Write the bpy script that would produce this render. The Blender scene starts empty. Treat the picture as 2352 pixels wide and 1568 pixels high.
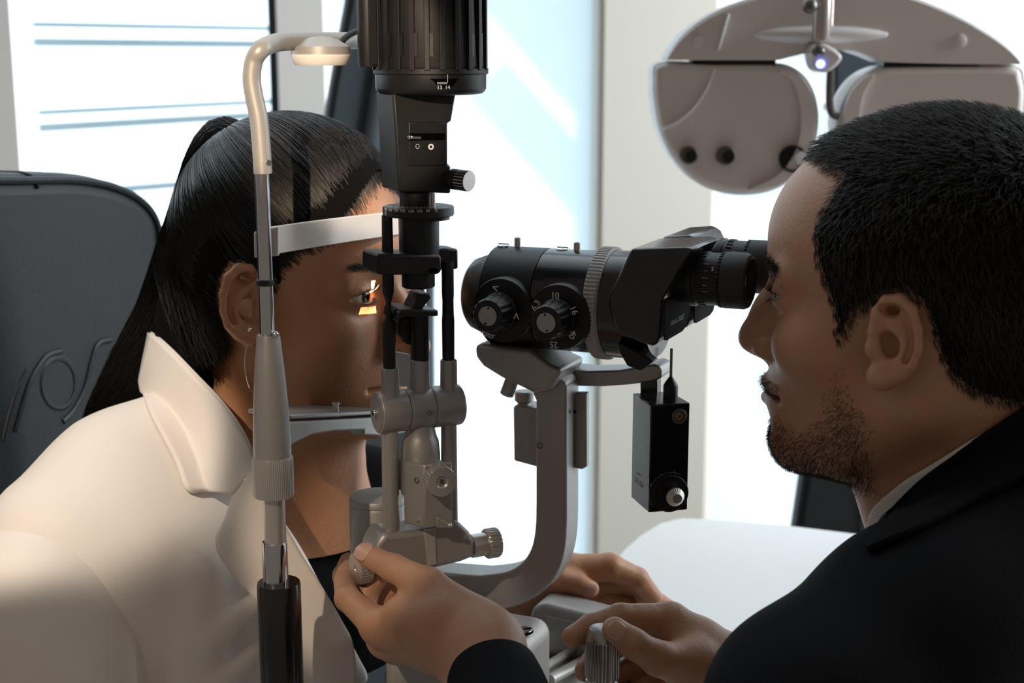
import bpy, math, random
import numpy as np
from mathutils import Vector, Matrix
random.seed(7); RNG = np.random.default_rng(11)
SC = bpy.context.scene
COL = SC.collection
# ---------------------------------------------------------------- camera
FPX = 3267.0; PITCH = math.radians(11.5); CZ = 1.35
sp, cp = math.sin(PITCH), math.cos(PITCH)
cam_d = bpy.data.cameras.new('camera'); cam = bpy.data.objects.new('camera', cam_d); COL.objects.link(cam)
cam_d.sensor_width = 36.0; cam_d.lens = 36.0*FPX/2352.0; cam_d.clip_start = 0.02
cam.location = (0, 0, CZ); cam.rotation_euler = (math.radians(90)-PITCH, 0, 0)
cam_d.dof.use_dof = True; cam_d.dof.focus_distance = 0.96; cam_d.dof.aperture_fstop = 8.0
SC.camera = cam
# ---------------------------------------------------------------- world, sun, lamps, exposure
SC.view_settings.view_transform = 'Standard'; SC.view_settings.look = 'None'
SC.view_settings.exposure = 0.0; SC.view_settings.gamma = 1.0; SC.view_settings.use_curve_mapping = False
SC.cycles.use_denoising = True; SC.cycles.max_bounces = 6; SC.cycles.diffuse_bounces = 3
SC.cycles.glossy_bounces = 3; SC.cycles.transmission_bounces = 4; SC.cycles.transparent_max_bounces = 6
SC.cycles.caustics_reflective = False; SC.cycles.caustics_refractive = False; SC.cycles.sample_clamp_indirect = 4.0
W = bpy.data.worlds.new('daylight'); SC.world = W; W.use_nodes = True
nt = W.node_tree; nt.nodes.clear()
tc = nt.nodes.new('ShaderNodeTexCoord'); sx = nt.nodes.new('ShaderNodeSeparateXYZ')
mr = nt.nodes.new('ShaderNodeMapRange'); mr.interpolation_type = 'SMOOTHSTEP'
mr.inputs['From Min'].default_value = -0.15; mr.inputs['From Max'].default_value = 0.75
mx = nt.nodes.new('ShaderNodeMix'); mx.data_type = 'RGBA'
mx.inputs['A'].default_value = (0.165, 0.142, 0.122, 1); mx.inputs['B'].default_value = (2.1, 2.4, 2.6, 1)
bg = nt.nodes.new('ShaderNodeBackground'); wo = nt.nodes.new('ShaderNodeOutputWorld')
nt.links.new(tc.outputs['Generated'], sx.inputs[0]); nt.links.new(sx.outputs['Y'], mr.inputs['Value'])
nt.links.new(mr.outputs['Result'], mx.inputs['Factor']); nt.links.new(mx.outputs['Result'], bg.inputs['Color'])
nt.links.new(bg.outputs[0], wo.inputs[0])

def look(o, d):
    o.rotation_euler = Vector(d).to_track_quat('-Z', 'Y').to_euler()
sun_d = bpy.data.lights.new('sun', 'SUN'); sun = bpy.data.objects.new('sun', sun_d); COL.objects.link(sun)
sun_d.energy = 3.0; sun_d.angle = math.radians(1.0); sun_d.color = (1.0, 0.97, 0.93)
sun.location = (2, 6, 5); look(sun, (-0.45, -0.72, -0.55))
def spot(name, loc, target, energy, angle, color, radius=0.01, blend=0.3):
    d = bpy.data.lights.new(name, 'SPOT'); o = bpy.data.objects.new(name, d); COL.objects.link(o)
    d.energy = energy; d.spot_size = math.radians(angle); d.spot_blend = blend; d.color = color; d.shadow_soft_size = radius
    o.location = loc; look(o, Vector(target)-Vector(loc)); return o
# added unseen warm spots behind the camera, one each for jacket, hair, hand
spot('added_warm_spot', (-0.95, -0.35, 2.55), (-0.352, 1.02, 1.075), 150, 8.2, (1.0, 0.86, 0.71), 0.010, 0.35)
spot('added_hair_spot', (-0.22, -1.25, 1.98), (-0.112, 1.06, 1.292), 330, 4.4, (1.0, 0.80, 0.58), 0.008, 0.3)
spot('added_warm_spot', (-0.75, -0.75, 2.40), (-0.115, 0.93, 1.03), 80, 4.6, (1.0, 0.80, 0.58), 0.012, 0.3)
# added area lamp, out of view, brightening the back wall and pillar
def area(name, loc, target, energy, sx_, sy_, color):
    d = bpy.data.lights.new(name, 'AREA'); o = bpy.data.objects.new(name, d); COL.objects.link(o); d.shape = 'RECTANGLE'
    d.size = sx_; d.size_y = sy_; d.energy = energy; d.color = color; o.location = loc; look(o, Vector(target)-Vector(loc)); return o
area('added_wall_fill', (2.5, 1.75, 2.0), (0.05, 2.55, 1.15), 34, 1.0, 1.4, (0.95, 0.98, 1.0)).data.spread = math.radians(75)

# ---------------------------------------------------------------- helpers: picture ray -> real place
def ray(px, py):
    u = (px-1176.0)/FPX; v = (784.0-py)/FPX
    return np.array([u, cp+v*sp, -sp+v*cp])
CAMP = np.array([0, 0, CZ])
def S(px, py, Y):
    d = ray(px, py); return CAMP + d*(Y/d[1])
def scl(p):
    q = np.asarray(p)-CAMP; return float(q[1]*cp - q[2]*sp)/FPX
def proj(p):
    q = np.asarray(p, float)-CAMP; dep = q[..., 1]*cp - q[..., 2]*sp; up = q[..., 1]*sp + q[..., 2]*cp
    return 1176.0+FPX*q[..., 0]/dep, 784.0-FPX*up/dep
class VPlane:                       # upright plane through Q containing horizontal direction d
    def __init__(s, Q, d):
        s.Q = np.array(Q, float); s.d = np.array([d[0], d[1], 0.0]); s.d /= np.linalg.norm(s.d)
        s.n = np.array([-s.d[1], s.d[0], 0.0])      # points away from the camera
    def off(s, b): return VPlane(s.Q+s.n*b, s.d)
    def hit(s, px, py):
        r = ray(px, py); t = np.dot(s.Q-CAMP, s.n)/np.dot(r, s.n); return CAMP+r*t
PHI = math.radians(24)
A = np.array([math.cos(PHI), -math.sin(PHI), 0.0])     # patient -> examiner
B = np.array([math.sin(PHI), math.cos(PHI), 0.0])      # away from the camera
Z = np.array([0, 0, 1.0])
MP = VPlane((-0.089, 1.05, 0), A)                       # microscope centre plane
T1 = np.array([math.cos(math.radians(25)), math.sin(math.radians(25)), 0.0])
LP = VPlane(S(965, 938, 0.95), T1)                      # tilt axis plane of the lamp tower
T2 = LP.n

# ---------------------------------------------------------------- objects and tags
ROOTLOC = {}
def tag(o, label=None, cat=None, group=None, kind=None):
    if label: o['label'] = label
    if cat: o['category'] = cat
    if group: o['group'] = group
    if kind: o['kind'] = kind
    return o
def empty(name, loc, label, cat, group=None):
    o = bpy.data.objects.new(name, None); o.empty_display_size = 0.02; COL.objects.link(o)
    o.location = tuple(float(x) for x in loc); ROOTLOC[o.name] = np.array(loc, float); return tag(o, label, cat, group)
def mkobj(name, V, F, mat, parent=None, smooth=30, bevel=0, bseg=2, label=None, solid=0, sub=0):
    V = np.asarray(V, float); base = np.zeros(3)
    if parent is not None: base = ROOTLOC[parent.name]
    me = bpy.data.meshes.new(name)
    if isinstance(F, np.ndarray):
        n, k = F.shape
        me.vertices.add(len(V)); me.vertices.foreach_set('co', (V-base).astype(np.float32).ravel())
        me.loops.add(n*k); me.loops.foreach_set('vertex_index', F.astype(np.int32).ravel())
        me.polygons.add(n); me.polygons.foreach_set('loop_start', np.arange(0, n*k, k, dtype=np.int32))
        me.update(calc_edges=True)
    else:
        me.from_pydata([tuple(v) for v in (V-base)], [], [tuple(f) for f in F]); me.update()
    me.materials.append(mat)
    o = bpy.data.objects.new(name, me); COL.objects.link(o)
    if parent is not None:
        o.parent = parent; ROOTLOC[o.name] = base
    else: ROOTLOC[o.name] = np.zeros(3)
    if solid:
        m = o.modifiers.new('solid', 'SOLIDIFY'); m.thickness = solid; m.offset = 0
    if sub:
        m = o.modifiers.new('sub', 'SUBSURF'); m.levels = sub; m.render_levels = sub
    if bevel:
        m = o.modifiers.new('bevel', 'BEVEL'); m.width = bevel; m.segments = bseg; m.limit_method = 'ANGLE'; m.angle_limit = math.radians(35)
        m.harden_normals = False
    if smooth:
        me.polygons.foreach_set('use_smooth', [True]*len(me.polygons))
        if smooth < 170: me.set_sharp_from_angle(angle=math.radians(smooth))
    if label: o['label'] = label
    return o
class MB:                           # collects shapes of ONE part
    def __init__(s): s.V = []; s.F = []
    def add(s, V, F):
        n = len(s.V); s.V += [tuple(map(float, v)) for v in V]; s.F += [tuple(int(i)+n for i in f) for f in F]; return s
    def out(s, name, mat, parent=None, **k): return mkobj(name, np.array(s.V), s.F, mat, parent, **k)
def basis(ax):
    ax = np.asarray(ax, float); ax = ax/np.linalg.norm(ax)
    h = np.array([0, 0, 1.0]) if abs(ax[2]) < 0.9 else np.array([1.0, 0, 0])
    u = np.cross(h, ax); u /= np.linalg.norm(u); return u, np.cross(ax, u), ax
def lathe(o, ax, prof, seg=48, knurl=0, kd=0.0, krange=None, scale2=1.0):
    """prof: [(h, r)] along ax from o; knurl n teeth on rows in krange"""
    u, v, w = basis(ax); V = []; F = []; o = np.asarray(o, float)
    if knurl: seg = knurl*4
    for j, (h, r) in enumerate(prof):
        for i in range(seg):
            a = 2*math.pi*i/seg; rr = r
            if knurl and krange and krange[0] <= j <= krange[1] and (i % 4) in (0, 1): rr = r-kd
            V.append(o+w*h+(u*math.cos(a)+v*math.sin(a)*scale2)*rr)
    n = len(prof)
    for j in range(n-1):
        for i in range(seg):
            k = (i+1) % seg; F.append((j*seg+i, j*seg+k, (j+1)*seg+k, (j+1)*seg+i))
    F.append(tuple(range(seg))[::-1]); F.append(tuple((n-1)*seg+i for i in range(seg)))
    return V, F
def rprof(L, r, b, h0=0.0, n=3):   # cylinder profile with rounded ends
    p = []
    for i in range(n+1):
        a = math.pi/2*i/n; p.append((h0+b-b*math.cos(a), r-b+b*math.sin(a)))
    for i in range(n+1):
        a = math.pi/2*i/n; p.append((h0+L-b+b*math.sin(a), r-b+b*math.cos(a)))
    return p
def extr(poly, vec):
    n = len(poly); vec = np.asarray(vec, float)
    V = [np.asarray(p, float) for p in poly]+[np.asarray(p, float)+vec for p in poly]
    F = [tuple(range(n)), tuple(range(2*n-1, n-1, -1))]+[(i, i+n, (i+1) % n+n, (i+1) % n) for i in range(n)]
    F = [f[::-1] for f in F]
    # orient outward
    nrm = np.zeros(3)
    for i in range(n): nrm += np.cross(V[i], V[(i+1) % n])
    if np.dot(nrm, vec) < 0: F = [f[::-1] for f in F]
    return V, F
def box(c, ex, ey, ez):            # half-extent vectors
    c, ex, ey, ez = [np.asarray(x, float) for x in (c, ex, ey, ez)]
    V = [c+ex*a+ey*b+ez*d for a in (-1, 1) for b in (-1, 1) for d in (-1, 1)]
    F = [(0, 1, 3, 2), (4, 6, 7, 5), (0, 4, 5, 1), (2, 3, 7, 6), (0, 2, 6, 4), (1, 5, 7, 3)]
    if np.dot(np.cross(ex, ey), ez) < 0: F = [f[::-1] for f in F]
    return V, F
def crom(P, n=6, closed=False):
    P = [np.asarray(p, float) for p in P]; out = []; m = len(P)
    for i in range(m if closed else m-1):
        p0 = P[(i-1) % m] if (closed or i > 0) else 2*P[0]-P[1]; p1 = P[i]; p2 = P[(i+1) % m]
        p3 = P[(i+2) % m] if (closed or i+2 < m) else 2*P[-1]-P[-2]
        for k in range(n):
            t = k/n
            out.append(0.5*((2*p1)+(-p0+p2)*t+(2*p0-5*p1+4*p2-p3)*t*t+(-p0+3*p1-3*p2+p3)*t**3))
    if not closed: out.append(P[-1])
    return out
def tube(P, r, seg=12, n=0, flat=1.0, up=None):
    if n: 
        if hasattr(r, '__len__'):
            r = [float(x[0]) for x in crom([np.array([q]) for q in r], n)]
        P = crom(P, n)
    P = [np.asarray(p, float) for p in P]; m = len(P)
    R = list(r) if hasattr(r, '__len__') else [r]*m
    V = []; F = []; prev = None
    for i in range(m):
        t = P[min(i+1, m-1)]-P[max(i-1, 0)]; t /= np.linalg.norm(t)+1e-12
        if prev is None: u = basis(t)[0] if up is None else np.asarray(up, float)-t*np.dot(up, t)
        else: u = prev-t*np.dot(prev, t)
        u /= np.linalg.norm(u); prev = u; v = np.cross(t, u)
        for k in range(seg):
            a = 2*math.pi*k/seg; V.append(P[i]+(u*math.cos(a)+v*math.sin(a)*flat)*R[i])
    for i in range(m-1):
        for k in range(seg):
            q = (k+1) % seg; F.append((i*seg+k, i*seg+q, (i+1)*seg+q, (i+1)*seg+k))
    F.append(tuple(range(seg))[::-1]); F.append(tuple((m-1)*seg+k for k in range(seg)))
    return V, F
def ball(c, r, nu=20, nv=12, M=None):
    V = []; F = []; c = np.asarray(c, float); r = np.ones(3)*r
    for j in range(nv+1):
        th = math.pi*j/nv
        for i in range(nu):
            a = 2*math.pi*i/nu; q = np.array([math.sin(th)*math.cos(a), math.sin(th)*math.sin(a), math.cos(th)])*r
            V.append(c+(M @ q if M is not None else q))
    for j in range(nv):
        for i in range(nu):
            k = (i+1) % nu; F.append((j*nu+i, (j+1)*nu+i, (j+1)*nu+k, j*nu+k))
    return V, F
def text_geo(s, size, font_w=0.0):
    cu = bpy.data.curves.new('t', 'FONT'); cu.body = s; cu.size = size; cu.align_x = 'CENTER'; cu.align_y = 'CENTER'
    cu.extrude = 0.00006; cu.offset = font_w; cu.resolution_u = 3
    o = bpy.data.objects.new('t', cu); COL.objects.link(o)
    bpy.context.view_layer.update()
    me = bpy.data.meshes.new_from_object(o.evaluated_get(bpy.context.evaluated_depsgraph_get()))
    V = [np.array(v.co) for v in me.vertices]; F = [tuple(p.vertices) for p in me.polygons]
    bpy.data.objects.remove(o); bpy.data.curves.remove(cu); bpy.data.meshes.remove(me)
    return V, F
def text_on(mb, s, size, c, right, up, font_w=0.0):
    V, F = text_geo(s, size, font_w); right = np.asarray(right, float)/np.linalg.norm(right); up = np.asarray(up, float)
    up = up-right*np.dot(up, right); up /= np.linalg.norm(up); n = np.cross(right, up)
    mb.add([np.asarray(c)+right*v[0]+up*v[1]+n*v[2] for v in V], F)

# ---------------------------------------------------------------- materials
def mat(name, col, rough=0.5, metal=0.0, bump=0.0, bscale=400, var=0.0, vscale=20, coat=0.0, sss=0.0, spec=0.5, sheen=0.0, emit=None, es=1.0, aniso=None, bdist=0.001):
    m = bpy.data.materials.new(name); m.use_nodes = True; n = m.node_tree.nodes; L = m.node_tree.links
    b = n['Principled BSDF']; c4 = (*col, 1)
    b.inputs['Base Color'].default_value = c4; b.inputs['Roughness'].default_value = rough; b.inputs['Metallic'].default_value = metal
    b.inputs['Specular IOR Level'].default_value = spec
    if coat: b.inputs['Coat Weight'].default_value = coat; b.inputs['Coat Roughness'].default_value = 0.08
    if sss:
        b.inputs['Subsurface Weight'].default_value = sss; b.inputs['Subsurface Radius'].default_value = (1.0, 0.35, 0.2); b.inputs['Subsurface Scale'].default_value = 0.006
    if sheen: b.inputs['Sheen Weight'].default_value = sheen; b.inputs['Sheen Roughness'].default_value = 0.5
    if emit: b.inputs['Emission Color'].default_value = (*emit, 1); b.inputs['Emission Strength'].default_value = es
    t = n.new('ShaderNodeTexCoord')
    if var:
        no = n.new('ShaderNodeTexNoise'); no.inputs['Scale'].default_value = vscale; no.inputs['Detail'].default_value = 5
        L.new(t.outputs['Object'], no.inputs['Vector'])
        mi = n.new('ShaderNodeMix'); mi.data_type = 'RGBA'
        mi.inputs['A'].default_value = (*[x*(1-var) for x in col], 1); mi.inputs['B'].default_value = (*[min(1, x*(1+var)) for x in col], 1)
        L.new(no.outputs['Fac'], mi.inputs['Factor']); L.new(mi.outputs['Result'], b.inputs['Base Color'])
    if bump:
        no = n.new('ShaderNodeTexNoise'); no.inputs['Scale'].default_value = bscale; no.inputs['Detail'].default_value = 3
        L.new(t.outputs['Object'], no.inputs['Vector'])
        bu = n.new('ShaderNodeBump'); bu.inputs['Strength'].default_value = bump; bu.inputs['Distance'].default_value = bdist
        L.new(no.outputs['Fac'], bu.inputs['Height']); L.new(bu.outputs['Normal'], b.inputs['Normal'])
    return m
M = {}
M['grey'] = mat('grey_hammered_paint', (0.36, 0.345, 0.335), 0.42, 0.55, 0.25, 1500, var=0.12, vscale=900, bdist=0.0003)
M['grey2'] = mat('light_grey_paint', (0.42, 0.40, 0.38), 0.45, 0.3, 0.1, 900, bdist=0.0003)
M['black'] = mat('black_anodised', (0.007, 0.007, 0.008), 0.42, 0.0, 0.08, 1500, bdist=0.0003, spec=0.35)
M['blackp'] = mat('black_plastic', (0.009, 0.0085, 0.009), 0.5, 0.0, 0.15, 1800, bdist=0.0003, spec=0.3)
M['gloss'] = mat('black_enamel', (0.006, 0.006, 0.007), 0.22, 0.0, 0.03, 900, coat=0.3, bdist=0.0003)
M['matte'] = mat('matte_black', (0.012, 0.012, 0.012), 0.9, spec=0.12)
M['rubber'] = mat('black_rubber', (0.012, 0.012, 0.012), 0.6)
M['chrome'] = mat('chrome', (0.62, 0.62, 0.63), 0.16, 1.0)
M['steel'] = mat('satin_steel', (0.56, 0.53, 0.50), 0.33, 0.75, 0.05, 800, bdist=0.0003)
M['steel2'] = mat('brushed_steel', (0.40, 0.385, 0.37), 0.28, 1.0)
M['dsteel'] = mat('dark_steel', (0.16, 0.155, 0.15), 0.4, 0.8)
M['champ'] = mat('pale_grey_lacquer', (0.36, 0.345, 0.33), 0.42, 0.25, 0.12, 1200, bdist=0.0003)
M['white'] = mat('white_band', (0.76, 0.71, 0.66), 0.7, spec=0.3)
M['mark'] = mat('white_print', (0.62, 0.62, 0.62), 0.6)
M['dmark'] = mat('faint_print', (0.06, 0.058, 0.055), 0.5)
M['knobcap'] = mat('grey_knob_cap', (0.33, 0.33, 0.33), 0.5, 0.2, 0.05, 2000)
M['table'] = mat('white_table_laminate', (0.80, 0.80, 0.80), 0.4)
M['phor'] = mat('pale_grey_plastic', (0.74, 0.70, 0.68), 0.4, 0.0)
M['phorw'] = mat('white_trim', (0.85, 0.86, 0.9), 0.35)
M['slate'] = mat('slate_blue_fabric', (0.038, 0.055, 0.068), 0.75, 0, 0.3, 500)
M['leather'] = mat('dark_slate_leather', (0.010, 0.0135, 0.017), 0.5, 0, 0.25, 350, var=0.2, vscale=12, spec=0.3)
M['lens'] = mat('dark_glass', (0.02, 0.004, 0.004), 0.05, 0, coat=1.0)
M['gold'] = mat('brass', (0.5, 0.38, 0.16), 0.4, 1.0)
M['led'] = mat('blue_indicator', (0.1, 0.2, 1.0), 0.4, emit=(0.18, 0.25, 1.0), es=6.0)
M['wall'] = mat('wall_paint', (0.82, 0.83, 0.82), 0.8, 0, 0.05, 200)
M['wallbeige'] = mat('pillar_paint', (0.70, 0.70, 0.64), 0.8)
M['frame'] = mat('dark_window_frame', (0.02, 0.035, 0.05), 0.5)
M['floor'] = mat('floor_vinyl', (0.35, 0.32, 0.29), 0.5, var=0.1)
# ---------------------------------------------------------------- implicit surfaces for bodies and cloth
def smin(a, b, k):
    if k <= 0: return np.minimum(a, b)
    h = np.maximum(k-np.abs(a-b), 0)/k; return np.minimum(a, b)-h*h*k*0.25
def smax(a, b, k): return -smin(-a, -b, k)
def sd_ell(p, c, r):
    q = p-np.asarray(c, np.float32); r = np.asarray(r, np.float32)
    k0 = np.sqrt(((q/r)**2).sum(1)); k1 = np.sqrt(((q/(r*r))**2).sum(1)); return np.where(k0 < 1e-6, -r.min(), k0*(k0-1.0)/np.maximum(k1, 1e-9))
def sd_cap(p, a, b, ra, rb=None):
    if rb is None: rb = ra
    a = np.asarray(a, np.float32); b = np.asarray(b, np.float32)
    ba = b-a; L2 = float(np.dot(ba, ba))+1e-12; t = np.clip(((p-a) @ ba)/L2, 0, 1)
    q = p-a-t[:, None]*ba; return np.sqrt((q*q).sum(1))-(ra+(rb-ra)*t)
def sd_chain(p, P, R, k=0.0):
    d = None
    for i in range(len(P)-1):
        e = sd_cap(p, P[i], P[i+1], R[i], R[i+1]); d = e if d is None else smin(d, e, k)
    return d
def surf(f, lo, hi, h):
    lo = np.asarray(lo, float); hi = np.asarray(hi, float); C = 4
    n = (np.ceil((hi-lo)/(h*C)).astype(int)+1)
    gc = [lo[i]+h*C*(np.arange(n[i])+0.5)-h*0.5 for i in range(3)]
    X = np.stack(np.meshgrid(*gc, indexing='ij'), -1).reshape(-1, 3).astype(np.float32)
    dc = np.concatenate([f(X[i:i+400000]) for i in range(0, len(X), 400000)]).reshape(n)
    act = np.abs(dc) < h*C*2.0
    D = np.repeat(np.repeat(np.repeat(dc, C, 0), C, 1), C, 2).astype(np.float32)
    am = np.repeat(np.repeat(np.repeat(act, C, 0), C, 1), C, 2)
    idx = np.argwhere(am); P = (lo+idx*h).astype(np.float32)
    val = np.concatenate([f(P[i:i+400000]) for i in range(0, len(P), 400000)]) if len(P) else np.zeros(0)
    D[am] = val
    s = D < 0; nx, ny, nz = D.shape
    c = [s[i:nx-1+i, j:ny-1+j, k:nz-1+k] for i in (0, 1) for j in (0, 1) for k in (0, 1)]
    cnt = sum(x.astype(np.int8) for x in c); cell = (cnt > 0) & (cnt < 8)
    ci = np.argwhere(cell); vid = -np.ones(cell.shape, np.int64); vid[cell] = np.arange(len(ci))
    acc = np.zeros((len(ci), 3)); w = np.zeros(len(ci))
    offs = [(i, j, k) for i in (0, 1) for j in (0, 1) for k in (0, 1)]
    for a in offs:
        for ax in range(3):
            if a[ax] == 1: continue
            b = list(a); b[ax] = 1
            da = D[ci[:, 0]+a[0], ci[:, 1]+a[1], ci[:, 2]+a[2]]; db = D[ci[:, 0]+b[0], ci[:, 1]+b[1], ci[:, 2]+b[2]]
            m = (da < 0) != (db < 0); t = np.where(m, da/(da-db+1e-20), 0)
            pt = np.tile(np.array(a, float), (len(ci), 1)); pt[:, ax] += t
            acc[m] += pt[m]; w[m] += 1
    V = lo+(ci+acc/w[:, None])*h
    Fs = []
    for ax in range(3):
        o1, o2 = [(1, 2), (2, 0), (0, 1)][ax]
        sl = [slice(1, None)]*3; sl[ax] = slice(0, None)
        s0 = s[tuple(slice(None, -1) if i == ax else slice(None) for i in range(3))]
        s1 = s[tuple(slice(1, None) if i == ax else slice(None) for i in range(3))]
        e = np.argwhere(s0 != s1); 
        ok = (e[:, o1] > 0) & (e[:, o2] > 0) & (e[:, o1] < D.shape[o1]-1) & (e[:, o2] < D.shape[o2]-1); e = e[ok]
        flip = s0[e[:, 0], e[:, 1], e[:, 2]]
        q = []
        for d1, d2 in ((1, 1), (0, 1), (0, 0), (1, 0)):
            t = e.copy(); t[:, o1] -= d1; t[:, o2] -= d2; q.append(vid[t[:, 0], t[:, 1], t[:, 2]])
        q = np.stack(q, 1); q[~flip] = q[~flip][:, ::-1]; Fs.append(q)
    F = np.concatenate(Fs); F = F[(F >= 0).all(1)]
    # pull vertices onto the surface
    for _ in range(2):
        Vf = V.astype(np.float32); d = np.concatenate([f(Vf[i:i+400000]) for i in range(0, len(Vf), 400000)]); g = grad(f, Vf)
        V = V-g*np.clip(d, -h, h)[:, None]*0.8
    return V, F
def grad(f, P, e=0.0006):
    P = P.astype(np.float32); g = np.zeros((len(P), 3))
    for i in range(3):
        o = np.zeros(3, np.float32); o[i] = e; g[:, i] = f(P+o)-f(P-o)
    return g/(np.linalg.norm(g, axis=1)[:, None]+1e-12)
def join(L):
    V = []; F = []; n = 0
    for v, f in L: V.append(v); F.append(f+n); n += len(v)
    return np.concatenate(V), np.concatenate(F)
def inpoly(x, y, poly):
    r = np.zeros(len(x), bool); n = len(poly)
    for i in range(n):
        x1, y1 = poly[i]; x2, y2 = poly[(i+1) % n]
        c = ((y1 > y) != (y2 > y)) & (x < (x2-x1)*(y-y1)/(y2-y1+1e-12)+x1); r ^= c
    return r
def polydist(x, y, poly):
    d = np.full(len(x), 1e9); n = len(poly)
    for i in range(n):
        a = np.array(poly[i], float); b = np.array(poly[(i+1) % n], float); ba = b-a
        t = np.clip(((x-a[0])*ba[0]+(y-a[1])*ba[1])/(ba @ ba+1e-9), 0, 1)
        d = np.minimum(d, np.hypot(x-a[0]-t*ba[0], y-a[1]-t*ba[1]))
    return d
def march(f, px, py, y0=0.5, n=70, eps=0.0003):
    d = ray(px, py); d = d/np.linalg.norm(d); t = y0
    for _ in range(n):
        v = float(f((CAMP+d*t)[None, :].astype(np.float32))[0])
        if v < eps: return CAMP+d*t
        t += v*0.8
        if t > 3: return None
    return CAMP+d*t
def strands(P, rad, tip=0.25, root=1.0):
    """P (N,K,3) -> three sided tapering hairs as one mesh"""
    N, K, _ = P.shape
    T = np.gradient(P, axis=1); T /= np.linalg.norm(T, axis=2, keepdims=True)+1e-12
    R = np.array([0.3, 0.5, 0.8]); U = np.cross(T, R); U /= np.linalg.norm(U, axis=2, keepdims=True)+1e-9; Wv = np.cross(T, U)
    tt = np.linspace(0, 1, K); rr = np.where(tt < 0.6, 1.0, 1.0-(1-tip)*(tt-0.6)/0.4)*np.clip(root+(1-root)*tt/0.3, 0, 1)
    rr = (np.asarray(rad)[:, None] if np.ndim(rad) else rad)*np.tile(rr, (N, 1))
    V = np.stack([P+(U*math.cos(a)+Wv*math.sin(a))*rr[..., None] for a in (0, 2.094, 4.189)], 2)   # N,K,3sides,3
    V = V.reshape(-1, 3); base = (np.arange(N)*K*3)[:, None, None, None]
    k = np.arange(K-1)[None, :, None, None]*3; s = np.arange(3)[None, None, :, None]; s2 = (s+1) % 3
    F = np.concatenate([base+k+s, base+k+s2, base+k+3+s2, base+k+3+s], 3).reshape(-1, 4)
    return V, F
def sample_faces(V, F, n, mask=None):
    Q = F if mask is None else F[mask]; a, b, c = V[Q[:, 0]], V[Q[:, 1]], V[Q[:, 2]]; d = V[Q[:, 3]]
    ar = np.linalg.norm(np.cross(c-a, d-b), axis=1); i = RNG.choice(len(Q), n, p=ar/ar.sum())
    u, v = RNG.random((2, n, 1)); return a[i]*(1-u)*(1-v)+b[i]*u*(1-v)+c[i]*u*v+d[i]*(1-u)*v
class Head:
    def __init__(s, H0, F, N, scale=1.0, pitch=0.0, roll=0.0):   # F facing, N side that faces the camera
        F = np.array(F, float); N = np.array(N, float); U = Z.copy()
        c, d = math.cos(pitch), math.sin(pitch); F2 = F*c+U*d; U2 = U*c-F*d
        c, d = math.cos(roll), math.sin(roll); N2 = N*c+U2*d; U3 = U2*c-N*d
        s.R = np.stack([F2, N2, U3], 0); s.o = np.array(H0, float); s.k = scale
    def loc(s, P): return ((P-s.o) @ s.R.T)/s.k
    def wor(s, L): return s.o+(np.asarray(L, float)*s.k) @ s.R
    def mirror_near(s, P):
        l = s.loc(P); l[:, 1] = np.abs(l[:, 1]); return s.o+(l*s.k) @ s.R
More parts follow.
